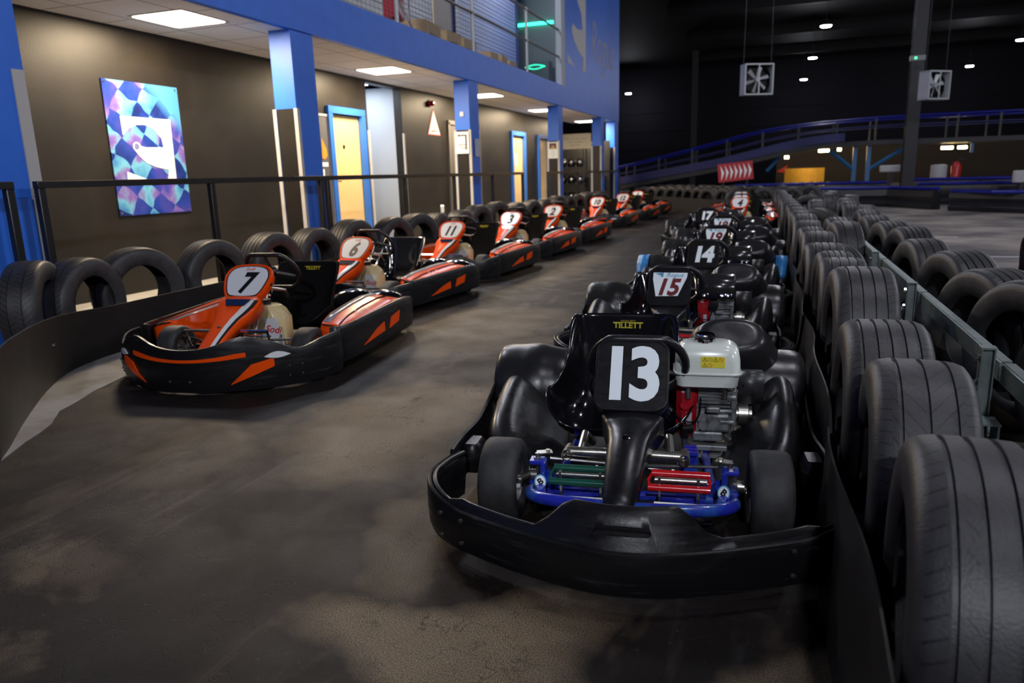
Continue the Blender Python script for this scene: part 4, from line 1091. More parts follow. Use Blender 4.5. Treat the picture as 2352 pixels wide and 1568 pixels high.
# columns
for i, (y0_, y1_, l) in enumerate([(2.9, 3.80, 'blue column at the left edge of the photo beside the end of the black rail'), (6.82, 7.22, 'blue column right of the chequered poster'), (11.55, 11.96, 'blue column carrying the white arrow sign'), (16.88, 17.24, 'blue column with the small warning triangle notice'), (21.3, 21.75, 'narrow blue column right of the helmet shelves'), (23.2, 23.8, 'blue corner column at the far end of the building')]):
    t = empty('column', K(XF-.14, (y0_+y1_)/2, 0), 0, l, 'column', 'blue columns along the building front'); t.location.z = 0
    w, d = .27, (y1_-y0_)*1.04
    b = MB(); b.box((0,0,K(0,0,CZ_).z/2), (w, d, K(0,0,CZ_).z)); b.build('shaft', M_bl, t)
    hh = 1.89
    b = MB(); b.box((0,-d/2-.008,hh/2), (w-.07,.014,hh)); b.build('black_panel', M_blk, t)
    b = MB()
    for x in (-w/2, w/2): b.box((x, -d/2-.012, hh/2), (.045,.02,hh)); b.box((x+.012*(1 if x > 0 else -1), -d/2+.01, hh/2), (.008,.05,hh))
    b.build('corner_strip', M_strip, t)
    if i == 0:
        b = MB(); b.box((w/2+.006, d/2-.05, hh/2+.03), (.012,.09,hh)); b.build('corner_strip', M_strip, t)
# doors
M_wood = mat('pale_wood_veneer', (.80,.58,.27), .4, noise=(2, (.72,.50,.22), .3, .7))
M_frame = mat('blue_door_frame', (.03,.16,.62), .35)
def door(i, y0, y1, n):
    a, c = K(XW, y0, 0), K(XW, y1, 2.07); o = empty('door_%d' % i, (a.x, (a.y+c.y)/2, 0)); struct(o)
    w = c.y-a.y; h = c.z
    b = MB(); b.box((.02, -w/2-.045, h/2), (.07,.11,h)); b.box((.02, w/2+.045, h/2), (.07,.11,h)); b.box((.02, 0, h+.045), (.07,w+.2,.10)); b.build('door_frame', M_frame, o)
    b = MB(); b.box((-.05, 0, h/2-.01), (.045,w-.01,h-.02)); lf = b.build('door_leaf', M_wood, o)
    b = MB()
    if n == 1:
        b.lathe([(0,.035),(.004,.032),(.004,.001)], (-.027, -.05, 1.62), 'X', 20)
        b.box((-.02, -w/2+.05, 1.08), (.02,.03,.2)); b.tube([(.0,-w/2+.05,1.1), (.02,-w/2+.05,1.1), (.02,-w/2+.16,1.1)], .01, 8)
    else:
        b.tube([(.0,w/2-.06,1.2), (.03,w/2-.06,1.2), (.03,w/2-.16,1.2)], .012, 8)
    b.build('door_handle', M_num if n == 1 else M_chrome, lf)
    if n == 2:
        b = MB(); b.box((-.024, -.05, 1.5), (.004,.16,.32)); b.build('notice', M_dec, lf)
door(1, 9.55, 10.38, 1); door(2, 17.45, 18.35, 2); door(3, 19.65, 20.5, 3)
o = struct(empty('door_4', K(XW, 14.5, 0))); o.location.z = 0
b = MB(); b.box((.02,-.85,1.1), (.05,.08,2.2)); b.box((.02,.8,1.1), (.05,.08,2.2)); b.box((.02,0,2.2), (.05,1.75,.08)); b.build('door_frame', mat('grey_frame', (.12,.11,.10), .5), o)
b = MB(); b.box((.005,0,1.08), (.03,1.6,2.15)); b.build('door_leaf', mat('grey_door', (.09,.083,.075), .5), o)
# light panels
M_panel = mat('lit_panel', (1,1,1), .5, emit=((1,.86,.66), 11))
for i, (x, y) in enumerate([(-5.36,5.96), (-5.40,9.95), (-5.42,13.95), (-5.45,17.95), (-5.5,22.6)]):
    p = K(x, y, CZ_); t = empty('ceiling_light', (p.x, p.y, p.z), 0, ['square ceiling light panel above the chequered poster', 'square ceiling light panel in front of the first wooden door', 'square ceiling light panel just right of the arrow sign column', 'square ceiling light panel left of the fourth column', 'square ceiling light panel above the helmet shelves'][i], 'ceiling light', 'square light panels in the tiled ceiling')
    b = MB(); b.loft([[Vector((x_, y_, -.012)) for x_, y_ in rrect(.6,.6,.03,3)], [Vector((x_, y_, -.006)) for x_, y_ in rrect(.61,.61,.03,3)]]); b.build('diffuser', M_panel, t)
    b = MB(); b.box((0,0,-.003), (.65,.65,.008)); b.build('frame', M_strip, t)
# black metal hand rail in front of the tyres' wall
M_railb = mat('black_rail_paint', (.012,.012,.013), .35)
def hand_rail(x, ya, yb, posts_, lab):
    a = K(x, ya, 0); t = empty('hand_rail', (a.x, a.y, 0), 0, lab, 'hand rail'); L_ = K(x, yb, 0).y-a.y; H_ = 1.17
    b = MB(); b.box((0, L_/2, H_-.025), (.055, L_, .05), bev=.004); b.build('top_bar', M_railb, t)
    for y in posts_:
        b = MB(); yy = (K(x, y, 0).y-a.y); b.box((0, min(max(yy,.03), L_-.03), (H_-.05)/2), (.05,.055,H_-.05), bev=.004); b.build('post', M_railb, t)
hand_rail(-4.60, 2.0, 3.46, (2.0, 3.46), 'short black handrail cut off by the left edge of the photo')
hand_rail(-4.60, 3.62, 6.93, (3.62, 5.25, 6.93), 'black handrail in front of the chequered poster')
hand_rail(-4.60, 7.0, 13.75, (7.0, 8.85, 10.45, 12.1, 13.75), 'long black handrail in front of the wooden door and stairwell')
hand_rail(-4.60, 15.4, 23.2, (15.4, 18, 20.5, 23.2), 'far black handrail in front of the helmet shelves')
# poster
def poster_build(nt, b, N, L):
    tc = N('TexCoord'); mp = N('Mapping'); mp.inputs['Rotation'].default_value = (R(35), 0, 0); mp.inputs['Scale'].default_value = (1, 1, 1); L(tc.outputs['Object'], mp.inputs[0])
    n = N('TexNoise'); n.inputs['Scale'].default_value = 2.4; n.inputs['Detail'].default_value = 2; L(tc.outputs['Object'], n.inputs['Vector'])
    sc = N('VectorMath'); sc.operation = 'SCALE'; sc.inputs[3].default_value = .24; L(n.outputs['Color'], sc.inputs[0])
    ad = N('VectorMath'); ad.operation = 'ADD'; L(mp.outputs[0], ad.inputs[0]); L(sc.outputs[0], ad.inputs[1])
    fl = N('VectorMath'); fl.operation = 'MULTIPLY'; fl.inputs[1].default_value = (0, 1, 1); L(ad.outputs[0], fl.inputs[0])
    ck = N('TexChecker'); ck.inputs['Scale'].default_value = 4.6; L(fl.outputs[0], ck.inputs['Vector'])
    s = N('SeparateXYZ'); L(tc.outputs['Object'], s.inputs[0])
    n2 = N('TexNoise'); n2.inputs['Scale'].default_value = 3.5; n2.inputs['Detail'].default_value = 4; L(tc.outputs['Object'], n2.inputs['Vector'])
    def ramp(src, stops):
        r = N('ValToRGB'); e = r.color_ramp.elements
        e[0].position, e[0].color = stops[0][0], (*stops[0][1], 1); e[1].position, e[1].color = stops[-1][0], (*stops[-1][1], 1)
        for p, c in stops[1:-1]: q = e.new(p); q.color = (*c, 1)
        L(src, r.inputs[0]); return r.outputs[0]
    dk = ramp(n2.outputs['Fac'], [(.3, (.01,.02,.12)), (.5, (.02,.05,.32)), (.7, (.07,.06,.35))])
    lt = ramp(n2.outputs['Fac'], [(.3, (.03,.16,.48)), (.47, (.14,.42,.62)), (.56, (.20,.13,.42)), (.7, (.05,.06,.38))])
    m = N('Mix'); m.data_type = 'RGBA'; L(ck.outputs['Fac'], m.inputs[0]); L(dk, m.inputs[6]); L(lt, m.inputs[7])
    # clear sky-blue upper right corner
    g = N('Math'); g.operation = 'ADD'; L(s.outputs[1], g.inputs[0]); L(s.outputs[2], g.inputs[1])
    gr = N('MapRange'); gr.inputs[1].default_value = .62; gr.inputs[2].default_value = .82; L(g.outputs[0], gr.inputs[0])
    m2 = N('Mix'); m2.data_type = 'RGBA'; m2.inputs[7].default_value = (.08,.32,.62,1); L(gr.outputs[0], m2.inputs[0]); L(m.outputs[2], m2.inputs[6])
    L(m2.outputs[2], b.inputs['Base Color']); b.inputs['Roughness'].default_value = .25
M_poster = nodes_mat('chequered_print', poster_build)
pc = K(XW, 6.135, 1.48); pw, ph = 1.0, 1.35
b = MB()
for k in range(5): b.box((-5.35+.02*k, 4.75-.015*k, .012+k*.024), (.5,.75,.02), R(8+3*k))
tag(b.build('board_stack', mat('pale_boards', (.5,.5,.47), .6), None), 'small stack of pale boards on the floor seen through the third tyre', 'boards')
t = empty('poster', (pc.x, pc.y, pc.z), 0, 'tall blue chequered flag poster with a white helmet cut-out logo on the dark wall', 'poster')
b = MB(); b.box((.008,0,0), (.012,pw,ph)); b.build('print', M_poster, t)
b = MB()
for y in (-pw/2+.03, pw/2-.03):
    for z in (-ph/2+.03, ph/2-.03): b.lathe([(0,.012),(.006,.009),(.008,.001)], (.014, y, z), 'X', 10)
b.build('corner_screw', M_chrome, t)
poly = LOGO
b = MB(); b.prism([(.0155, y, z) for y, z in poly], (0,0,0), (.002,0,0)); b.build('helmet_logo', M_white2, t, tri=True)
b = MB(); b.lathe([(0,.032),(.004,.032),(.004,.001)], (.016, LOGO_C[0], LOGO_C[1]), 'X', 24); b.build('logo_pivot', mat('logo_grey_blue', (.15,.17,.35), .4), t)
b = MB(); b.prism([(.0155, y, z) for y, z in LOGO_T], (0,0,0), (.002,0,0)); b.build('logo_corner', M_white2, t)
# things on the walls and columns
def word_row(words, y, h, F, m, parent):
    # a line of writing too small and blurred to read in the photo: short strokes letter by letter
    rnd = random.Random(len(words)*7+int(h*1000)); tot = sum(words)+len(words)-1; x = -tot*h*.33; b = MB()
    for w_ in words:
        for k in range(w_):
            b.prism([F @ Vector((x+p, y+q, .001)) for p, q in ((0,-h*.5),(h*.12,-h*.5),(h*.12,h*rnd.choice((.2,.5,.5))),(0,h*.5))], (0,0,0), F.to_3x3() @ Vector((0,0,.001)))
            b.prism([F @ Vector((x+h*.12+p, y+q, .001)) for p, q in ((0,-h*.1),(h*.3,-h*.1),(h*.3,h*.12),(0,h*.12))], (0,0,0), F.to_3x3() @ Vector((0,0,.001)))
            x += h*.66
        x += h*.66
    b.build('lettering', m, parent)
def sign(name, c, w, h, lab, cat, lines, axis='X', m=None, tm=None, size=.05):
    c = Vector(c); t = empty(name, c, 0, lab, cat)
    if axis == 'X': F = frame((.008,0,0), (0,1,0), (0,0,1)); 
    else: F = frame((0,-.008,0), (1,0,0), (0,0,1))
    b = MB(); b.prism([F @ Vector((x, y, 0)) for x, y in rrect(w, h, min(w,h)*.04, 2)], (0,0,0), F.to_3x3() @ Vector((0,0,-.007))); b.build('board', m or M_dec, t)
    for k, (s_, yy, sz) in enumerate(lines):
        if not isinstance(s_, str): word_row(s_, yy, sz, F, tm or mat('faded_ink', (.12,.10,.09), .6), t); continue
        text('lettering', s_, sz, tm or M_num, t, F @ Matrix.Translation((0, yy, .001)), off=sz*.012)
    return t, F
colx = K(XF-.14, 0, 0).x
yf = K(0, 11.55, 0).y-.024
t, F = sign('direction_sign', (colx, yf-.01, 1.68), .245, .36, 'white sign with a black arrow turning left on the blue column', 'sign', [('BRIEFING', -.035, .036), ('ROOM', -.085, .036)], 'Y')
b = MB(); 
for q in ([(-.085,.12), (-.05,.145), (-.05,.13), (.085,.13), (.085,.11), (-.05,.11), (-.05,.095)], [(.06,.11), (.085,.11), (.085,-.12), (.06,-.12)]): b.prism([F @ Vector((*p, .001)) for p in q], (0,0,0), (0,-.001,0))
b.build('arrow', M_num, t)
b = MB(); b.box((colx, K(0,11.55,0).y-.012, 2.15), (.07,.02,.08), bev=.006); tag(b.build('wall_switch', M_white2), 'small white call point on the blue column above the arrow sign', 'switch')
b = MB(); b.box((K(XF,0,0).x+.006, K(0,11.8,0).y, 1.60), (.006,.20,.30)); tag(b.build('paper_notice', mat('paper_blue_white', (.5,.55,.65), .6)), 'sheet of paper taped to the side of the arrow sign column', 'notice')
t, F = sign('warning_sign', (colx, K(0,16.88,0).y-.034, 1.67), .25, .38, 'white notice with a brown warning triangle on the fourth blue column', 'sign', [((2,5), -.03, .018), ((2,9), -.08, .018), ((2,5), -.13, .018)], 'Y')
b = MB(); b.prism([F @ Vector((*p, .001)) for p in ((-.09,.03), (.09,.03), (.09,.165), (-.09,.165))], (0,0,0), (0,-.001,0)); b.build('picture_patch', mat('patch_brown', (.12,.05,.05), .5), t)
b = MB(); b.prism([F @ Vector((*p, .003)) for p in ((-.07,.035), (.07,.035), (.0,.12))], (0,0,0), (0,-.001,0)); b.build('triangle', mat('triangle_ochre', (.55,.33,.08), .5), t)
c = K(XW, 12.9, 2.447)
t = empty('fire_beacon', c, 0, 'round red fire alarm beacon high on the dark wall', 'alarm'); b = MB(); b.lathe([(0,.06),(.02,.06),(.03,.05),(.09,.05),(.11,.03),(.113,.001)], (0,0,0), 'X', 20); b.build('lens', mat('beacon_red', (.35,.005,.005), .2, coat=.6), t); b = MB(); b.disc((0,0,0), .075, .012, 'X', 20); b.build('base', M_num, t)
c = K(XW, 13.05, 2.1)
t = empty('triangle_sign', c, 0, 'tall narrow triangular warning sign below the red beacon', 'sign')
b = MB(); b.prism([(.004,-.30,-.22), (.004,.30,-.22), (.004,0,.28)], (0,0,0), (.003,0,0)); b.build('red_border', mat('border_red', (.55,.08,.05), .5), t)
b = MB(); b.prism([(.008,-.26,-.20), (.008,.26,-.20), (.008,0,.24)], (0,0,0), (.002,0,0)); b.build('board', M_dec, t)
F = frame((.011,0,0), (0,1,0), (0,0,1))
for s_, y_, z_ in (((1,), .03, .035), ((7,), -.02, .022), ((9,), -.06, .022), ((4,), -.10, .022)): word_row(s_, y_, z_, F, mat('faded_ink', (.12,.10,.09), .6), t)
word_row((8,), -.145, .045, F, M_red2, t)
c = K(XW, 13.25, .51); b = MB(); b.box((c.x+.008, c.y, c.z), (.016,.15,.15), bev=.006); tag(b.build('power_socket', M_white2), 'white electrical socket low on the dark wall', 'socket')
c = K(XW, 9.25, 1.35); t = empty('wall_chart', (c.x, c.y, 0), 0, 'tall framed dark banner half hidden behind the blue column, left of the first door', 'banner')
b = MB(); b.box((.01,0,1.25), (.02,.44,1.6)); b.build('panel', mat('banner_dark', (.10,.10,.11), .5), t)
b = MB(); b.box((.015,0,2.06), (.03,.5,.03)); b.box((.015,.225,1.25), (.03,.03,1.62)); b.build('frame', M_strip, t)
F = frame((.022,.0,1.58), (0,1,0), (0,0,1)); b = MB(); b.prism([F @ Vector(p) for p in ((.0,-.14,0), (.07,-.16,0), (.14,-.10,0), (.12,0,0), (.05,.1,0), (.02,.15,0))], (0,0,0), (.002,0,0)); b.build('flame_print', mat('flame_orange', (.7,.28,.02), .5), t)
b = MB()
for q in ([(-.02,-.2), (.14,-.2), (.14,-.26), (-.02,-.26)], [(-.02,-.30), (.03,-.30), (.03,-.62), (-.02,-.62)], [(.05,-.62), (.14,-.66), (.14,-1.05), (.05,-1.05)]): b.prism([F @ Vector((*p, 0)) for p in q], (0,0,0), (.002,0,0))
b.build('white_print', M_dec, t)
# upper deck: posts, tubes, mesh, shutters, boxes, green lit room
M_tube = mat('scaffold_tube', (.42,.44,.44), .45, .7)
ux = K(XF-.06, 0, 0).x; zd = z1-.09
ur = empty('balcony_rail', (ux, 0, 0), 0, 'galvanised tube balcony rail along the upper deck', 'balcony rail')
for y in (4.3, 6.8, 9.3, 11.95, 14.8): b = MB(); yy = K(0,y,0).y; b.cyl((0, yy, zd), (0, yy, 4.45), .028, 12); b.disc((0,yy,zd), .06, .02); [b.cyl((0,yy-.04,z), (0,yy+.04,z), .036, 12) for z in (3.82,4.42)]; b.build('post', M_tube, ur)
for z in (3.82, 4.42): b = MB(); b.cyl((0, K(0,2,0).y, z), (0, K(0,17.4,0).y, z), .022, 12); b.build('rail_tube', mat('dull_tube', (.16,.15,.15), .5, .6), ur)
b = MB(); ya, yb = K(0,2,0).y, K(0,17.4,0).y
for k in range(26): b.box((-.03, (ya+yb)/2, zd+.03+k*.055), (.003, yb-ya, .003))
for k in range(int((yb-ya)/.11)): b.box((-.03, ya+k*.11, zd+.7), (.003,.003,1.4))
b.build('wire_mesh', mat('mesh_wire', (.2,.22,.24), .5, .6), ur)
ux2 = -6.9
def shutter_build(nt, b, N, L):
    tc = N('TexCoord'); s = N('SeparateXYZ'); L(tc.outputs['Object'], s.inputs[0])
    d = N('Math'); d.operation = 'MULTIPLY'; d.inputs[1].default_value = 10.5; L(s.outputs[2], d.inputs[0]); f = N('Math'); f.operation = 'FRACT'; L(d.outputs[0], f.inputs[0])
    g = N('MapRange'); g.inputs[1].default_value = .0; g.inputs[2].default_value = .22; L(f.outputs[0], g.inputs[0])
    x = N('Mix'); x.data_type = 'RGBA'; x.inputs[6].default_value = (.16,.165,.18,1); x.inputs[7].default_value = (.46,.475,.50,1); L(g.outputs[0], x.inputs[0]); L(x.outputs[2], b.inputs['Base Color']); b.inputs['Roughness'].default_value = .5
    bp = N('Bump'); bp.inputs['Distance'].default_value = .01; L(g.outputs[0], bp.inputs['Height']); L(bp.outputs[0], b.inputs['Normal'])
M_shut = nodes_mat('ribbed_shutter', shutter_build)
wall('wall_upper_back', (ux2-.12, (K(0,-9,0).y+20.7)/2, (z1+8)/2), (.1, 20.7-K(0,-9,0).y, 8-z1), mat('upper_wall_blue', (.03,.05,.22), .6))
for i, (ya, yb, l) in enumerate([(4, 14.85, 'near grey ribbed roller shutter on the upper deck behind the boxes'), (16.2, 20.2, 'grey ribbed roller shutter on the upper deck left of the green lit room')]):
    b = MB(); b.box((ux2, (ya+yb)/2, 5.2), (.05, yb-ya, 4.4)); tag(b.build('roller_shutter', M_shut), l, 'roller shutter')
b = MB(); b.box((ux2+.02, 15.35, 4.9), (.06,.9,3.8)); tag(b.build('upper_door', mat('tan_door', (.34,.29,.2), .5)), 'tan door between the two roller shutters on the upper deck', 'door')
M_card = mat('cardboard', (.42,.29,.14), .7)
def carton(x, y, z, w, d, h, l, rz=0):
    t = empty('cardboard_box', (x, y, z), R(rz), l, 'box', 'cardboard boxes on the upper deck'); b = MB(); b.box((0,0,h/2), (w,d,h)); b.build('carton', M_card, t)
    b = MB(); b.box((0,0,h+.001), (.05,d,.002)); b.box((w/2+.001,0,h*.45), (.002,d*.5,h*.3)); b.build('tape', mat('carton_print', (.12,.10,.08), .6), t)
carton(-5.5, 11.35, z1-.09, .5, .7, .42, 'largest cardboard box beside the red machine on the upper deck', 5); carton(-5.45, 12.15, z1-.09, .45, .5, .40, 'second cardboard box to the right of the red machine', -4); carton(-5.45, 12.85, z1-.09, .45, .55, .38, 'third cardboard box right of the red machine')
carton(-5.4, 14.0, z1-.09, .4, .4, .33, 'left one of the three boxes behind the balcony rail'); carton(-5.4, 14.55, z1-.09, .4, .45, .34, 'middle one of the three boxes behind the balcony rail', 6); carton(-5.4, 15.1, z1-.09, .4, .4, .30, 'right one of the three boxes behind the balcony rail')
t = empty('sack_truck', (-5.45, 10.45, z1-.09), 0, 'red hand-pushed machine with chrome frame on the upper deck', 'machine')
b = MB(); b.box((0,0,.75), (.25,.28,.9), bev=.04); b.build('body', mat('machine_red', (.3,.01,.02), .3, coat=.4), t)
b = MB(); b.tube([(.15,-.2,.05), (.15,-.2,1.5), (.15,.2,1.5), (.15,.2,.05)], .015, 8); b.tube([(.15,-.2,.6), (.2,.35,.1)], .012, 8); b.build('frame', M_chrome, t)
b = MB(); b.disc((0,-.2,.1), .1, .04, 'Y'); b.disc((0,.2,.1), .1, .04, 'Y'); b.build('wheel', M_num, t)
# green lit room behind the end of the deck
b = MB(); yr0, yr1 = 20.75, 22.0
b.box((-7.85, (yr0+yr1)/2, 5.0), (.1, yr1-yr0, 4)); b.box((-6.5, yr1, 5.0), (2.7,.1,4)); b.box((-7.45, yr0, 5.0), (.9,.1,4)); struct(b.build('wall_green_room', mat('green_room_wall', (.05,.08,.08), .5)))
b = MB(); b.box((-6.85, 21.9, 5.40), (1.1,.04,.07)); tag(b.build('light_strip', mat('green_led', (0,.3,.2), .5, emit=((.02,1,.55), 9))), 'glowing green light strip in the dark upstairs room', 'light strip')
t = empty('lit_fridge', (-6.7, 21.6, z1-.09), 0, 'upstairs cabinet outlined in green light', 'cabinet'); b = MB(); b.box((0,0,.6), (.8,.4,1.2)); b.build('body', mat('cabinet_dark', (.03,.05,.05), .3), t)
b = MB(); b.tube(chaikin([(-.3,-.24,1.05), (0,-.24,.97), (.3,-.24,1.05)], 2), .018, 6); b.tube(chaikin([(-.3,-.24,1.05), (0,-.24,1.12), (.3,-.24,1.05)], 2), .018, 6); b.build('glow_ring', mat('green_led2', (0,.3,.2), .5, emit=((.02,.9,.5), 1.6)), t)
b = MB(); b.box((K(XF,0,0).x-.06, K(0,17.3,0).y, (z1+8)/2), (.14,.34,8-z1)); struct(b.build('trim_11', mat('pale_jamb', (.45,.5,.55), .6)))
# mural on the blue wall
F = frame((K(XF,0,0).x+.012, K(0,18.9,0).y, 4.35), (0,1,0), (0,0,1))
M_mur = mat('mural_grey', (.60,.60,.62), .6)
b = MB()
for P in MURAL: b.prism([F @ Vector((y, z, 0)) for y, z in P], (0,0,0), (.003,0,0))
t = empty('wall_mural', (0,0,0), 0, 'faded grey helmet logo and script painted on the blue upper wall', 'mural'); b.build('helmet_mark', M_mur, t, tri=True)
text('script', 'Rogue', 1.5, mat('mural_faint', (.30,.32,.50), .6), t, F @ Matrix.Translation((2.6,.25,.0)) @ Matrix.Rotation(R(0), 4, 'Z'), shear=.35, sx=.8)
# ------------------------------------------------------------------ helmet shelving under the far panel
t = empty('helmet_shelf', (-6.1, 22.6, 0), 0, 'black open shelving filled with helmets under the far ceiling light', 'shelf')
b = MB()
for x in (-.55, .55):
    for y in (-.2,.2): b.box((x,y,.95), (.03,.03,1.9))
b.box((0,.2,1.9), (1.13,.03,.03)); b.box((0,-.2,1.9), (1.13,.03,.03)); b.box((-.55,0,1.9), (.03,.43,.03)); b.box((.55,0,1.9), (.03,.43,.03)); b.build('upright_frame', M_railb, t)
for z in (.3,.8,1.3): b = MB(); b.box((0,0,z), (1.15,.44,.02)); b.build('shelf_board', M_railb, t)
def helmet(x, y, z, m, l):
    t = empty('helmet', (x, y, z), R(random.uniform(-30, 30)-90), l, 'helmet', 'karting helmets on the shelves')
    b = MB(); b.lathe([(0,.10),(.03,.12),(.12,.135),(.18,.12),(.23,.08),(.25,.001)], (0,0,0), 'Z', 18); b.build('shell', m, t)
    b = MB(); rows = [[(.137*math.cos(R(a)), .137*math.sin(R(a)), zz) for a in range(-60, 61, 15)] for zz in (.09,.17)]; b.loft(rows, False, False); b.build('visor', M_chrome, t, mods=[('sol',.004)])
cn = ['left', 'middle left', 'middle right', 'right']; rn = ['bottom', 'middle', 'top']
for j, z in enumerate((.31,.81,1.31)):
    for i in range(4): helmet(-6.1-.42+.28*i, 22.55, z, M_gloss, 'glossy black helmet, %s one on the %s shelf' % (cn[i], rn[j]))
b = MB(); b.box((-6.15,23.9,1.05), (2.2,.06,2.1)); tag(b.build('partition_board', mat('black_board', (.015,.015,.015), .5)), 'black partition board behind the helmet shelves', 'partition')
t, F = sign('hanging_sign', (-5.75, 22.2, 2.05), .98, .44, 'cream hanging sign with three lines of small writing above the helmet shelves', 'sign', [((7,4,5,5), .07, .045), ((6,8), -.02, .045), ((6,3), -.11, .045)], 'Y', mat('cream_board', (.55,.5,.36), .6))
b = MB(); b.tube([(-.4,.003,.2), (-.4,.003,.75)], .004, 5); b.tube([(.4,.003,.2), (.4,.003,.75)], .004, 5); b.build('hanging_wire', M_num, t)
b = MB(); b.box((0,0,0), (.3,.25,.22), bev=.01); o = tag(b.build('supply_box', mat('pale_box', (.5,.55,.5), .5)), 'small pale box on the counter right of the helmets', 'box'); o.location = (-5.25, 23.15, 1.11)
b = MB(); b.box((-5.35,23.2,.5), (.6,.5,1.0)); tag(b.build('counter', M_railb), 'black counter below the small pale box', 'counter')

# ------------------------------------------------------------------ bridge ramp across the back of the hall
M_navy = mat('blue_rail_paint', (.010,.014,.24), .35)
M_navyd = mat('blue_deck_side', (.004,.006,.09), .5)
M_dk = mat('dark_bridge_steel', (.008,.009,.013), .5)
br = empty('track_bridge', (0,27,0), 0, 'blue railed ramp and bridge climbing across the back of the hall', 'bridge')
top = chaikin([(-7.5,0,.9), (-5.3,0,1.27), (-3.4,0,1.66), (-1.9,0,2.0), (-.5,0,2.32), (.9,0,2.46), (2.8,0,2.55), (4.0,0,2.56), (9,0,2.56)], 2)
deck = chaikin([(-7.5,0,.25), (-5.3,0,.62), (-3.8,0,.86), (-1.9,0,1.14), (-.5,0,1.46), (1.0,0,1.78), (2.8,0,1.85), (4.2,0,1.84), (9,0,1.82)], 2)
def zat(P, x):
    for i in range(len(P)-1):
        if P[i].x <= x <= P[i+1].x: return P[i].z+(P[i+1].z-P[i].z)*(x-P[i].x)/(P[i+1].x-P[i].x)
    return P[-1].z
for yy in (-.7, .9):
    b = MB(); b.tube([p+Vector((0,yy,0)) for p in top], .03, 8); b.build('top_rail', M_navy, br)
    b = MB(); b.tube([p*.5+q*.5+Vector((0,yy,.1)) for p, q in zip(top, [Vector((p.x,0,zat(deck,p.x))) for p in top])], .02, 6); b.build('middle_rail', M_navyd, br)
    x = -7.2
    while x < 8.8: b = MB(); b.box((x, yy, (zat(top,x)+zat(deck,x))/2), (.05,.04,zat(top,x)-zat(deck,x))); x += 1.12; b.build('baluster', M_dk, br)
b = MB(); rows = [[(p.x, -.75, p.z-.12), (p.x, -.75, p.z+.02), (p.x, .95, p.z+.02), (p.x, .95, p.z-.12)] for p in deck]; b.loft(rows); b.build('deck', M_dk, br)
b = MB(); rows = [[(x, -.78, zat(deck,x)+.04), (x, -.78, zat(deck,x)+.30), (x, -.74, zat(deck,x)+.30), (x, -.74, zat(deck,x)+.04)] for x in [-7+.5*k for k in range(19)]]; b.loft(rows); b.build('kick_board', M_navyd, br)
M_strut = mat('teal_strut', (.03,.14,.32), .4)
b = MB()
for x in (2.35, 2.75): b.box((x,-.5,.85), (.12,.1,1.7))
b.tube([(2.35,-.5,.95), (1.6,-.5,1.6)], .06, 4); b.tube([(2.75,-.5,.95), (3.9,-.5,1.7)], .06, 4); b.build('support_frame', M_strut, br)
b = MB(); b.tube([(.1,-.5,1.45), (-.3,-.5,1.0)], .05, 4); b.build('support_brace', M_strut, br)
for x in (5.6, 7.2): b = MB(); b.box((x,-.5,1.6), (.08,.08,.4)); b.build('support_post', M_strut, br)
# chevron board
cb = empty('chevron_board', (-1.01, 20.55, 1.04), 0, 'red board with white chevron arrows pointing right above the far tyres', 'chevron board')
F = frame((0,0,0), (1,0,.095), (0,0,1))
b = MB(); b.prism([F @ Vector((x, y, 0)) for x, y in ((-.44,-.235),(.44,-.235),(.44,.235),(-.44,.235))], (0,0,0), (0,.02,0)); b.build('board', mat('board_red', (.42,.02,.03), .45), cb)
b = MB()
for k in range(7):
    x = -.37+k*.115; b.prism([F @ Vector((x+p, q, .001)) for p, q in ((0,.195),(.09,.0),(0,-.195),(.024,0))], (0,0,0), (0,-.002,0))
b.build('chevron', M_dec, cb)
b = MB(); b.box((-.3,.04,-.55), (.04,.04,1.0)); b.box((.3,.04,-.55), (.04,.04,1.0)); b.build('board_post', M_dk, cb)
# track barriers with blue tubes
M_bar = mat('black_track_barrier', (.012,.012,.016), .4, bump=(4,.2,.03))
def barrier(P, lab, z=.48, blue=True, seg=1.8):
    t = empty('track_barrier', (P[0][0], P[0][1], 0), 0, lab, 'track barrier', 'low track barriers in the hall')
    L0 = Vector(P[0])
    tot = sum((Vector(P[i+1])-Vector(P[i])).length for i in range(len(P)-1)); n = max(1, int(tot/seg))
    for i in range(n):
        a, ta = poly_at(P, tot*i/n+.04); c, tc_ = poly_at(P, tot*(i+1)/n-.04)
        path = [(a.x-L0.x, a.y-L0.y), (c.x-L0.x, c.y-L0.y)]
        b = MB(); sweep(b, path, lambda i_, t_, x, y: [(-.1,0), (.1,0), (.14,.1), (.08,.2), (.13,.3), (.1,z-.05), (-.1,z-.05)]); b.build('barrier_block', M_bar, t)
    if blue:
        pts = [Vector((p[0]-L0.x, p[1]-L0.y, z)) for p in P]
        b = MB(); b.tube(pts, .045, 8); b.build('blue_tube', M_navy, t)
barrier([(.9,22.6), (2.9,22.4), (3.75,20.6)], 'black barrier with a blue top tube right behind the tyre rows', .5)
barrier([(3.95,20.2), (4.5,19.0), (5.2,18.8)], 'nearest black barrier with a bright blue top tube at the right of the hall', .46)
barrier([(-1.2,24.2), (3.2,24.6)], 'blue topped barrier in front of the yellow lit wall', .60)
barrier([(3.6,24.4), (9,24)], 'blue topped barrier under the bridge on the right', .66)
barrier([(3.7,23.3), (9,22.6)], 'blue topped barrier between the steel column and the right edge', .56)
barrier([(5.3,18.6), (6.1,18.9)], 'black barrier end block at the right edge without a blue tube', .62, False)
barrier([(-1,30), (6,31)], 'far low black barrier below the yellow lit wall', .5, False)
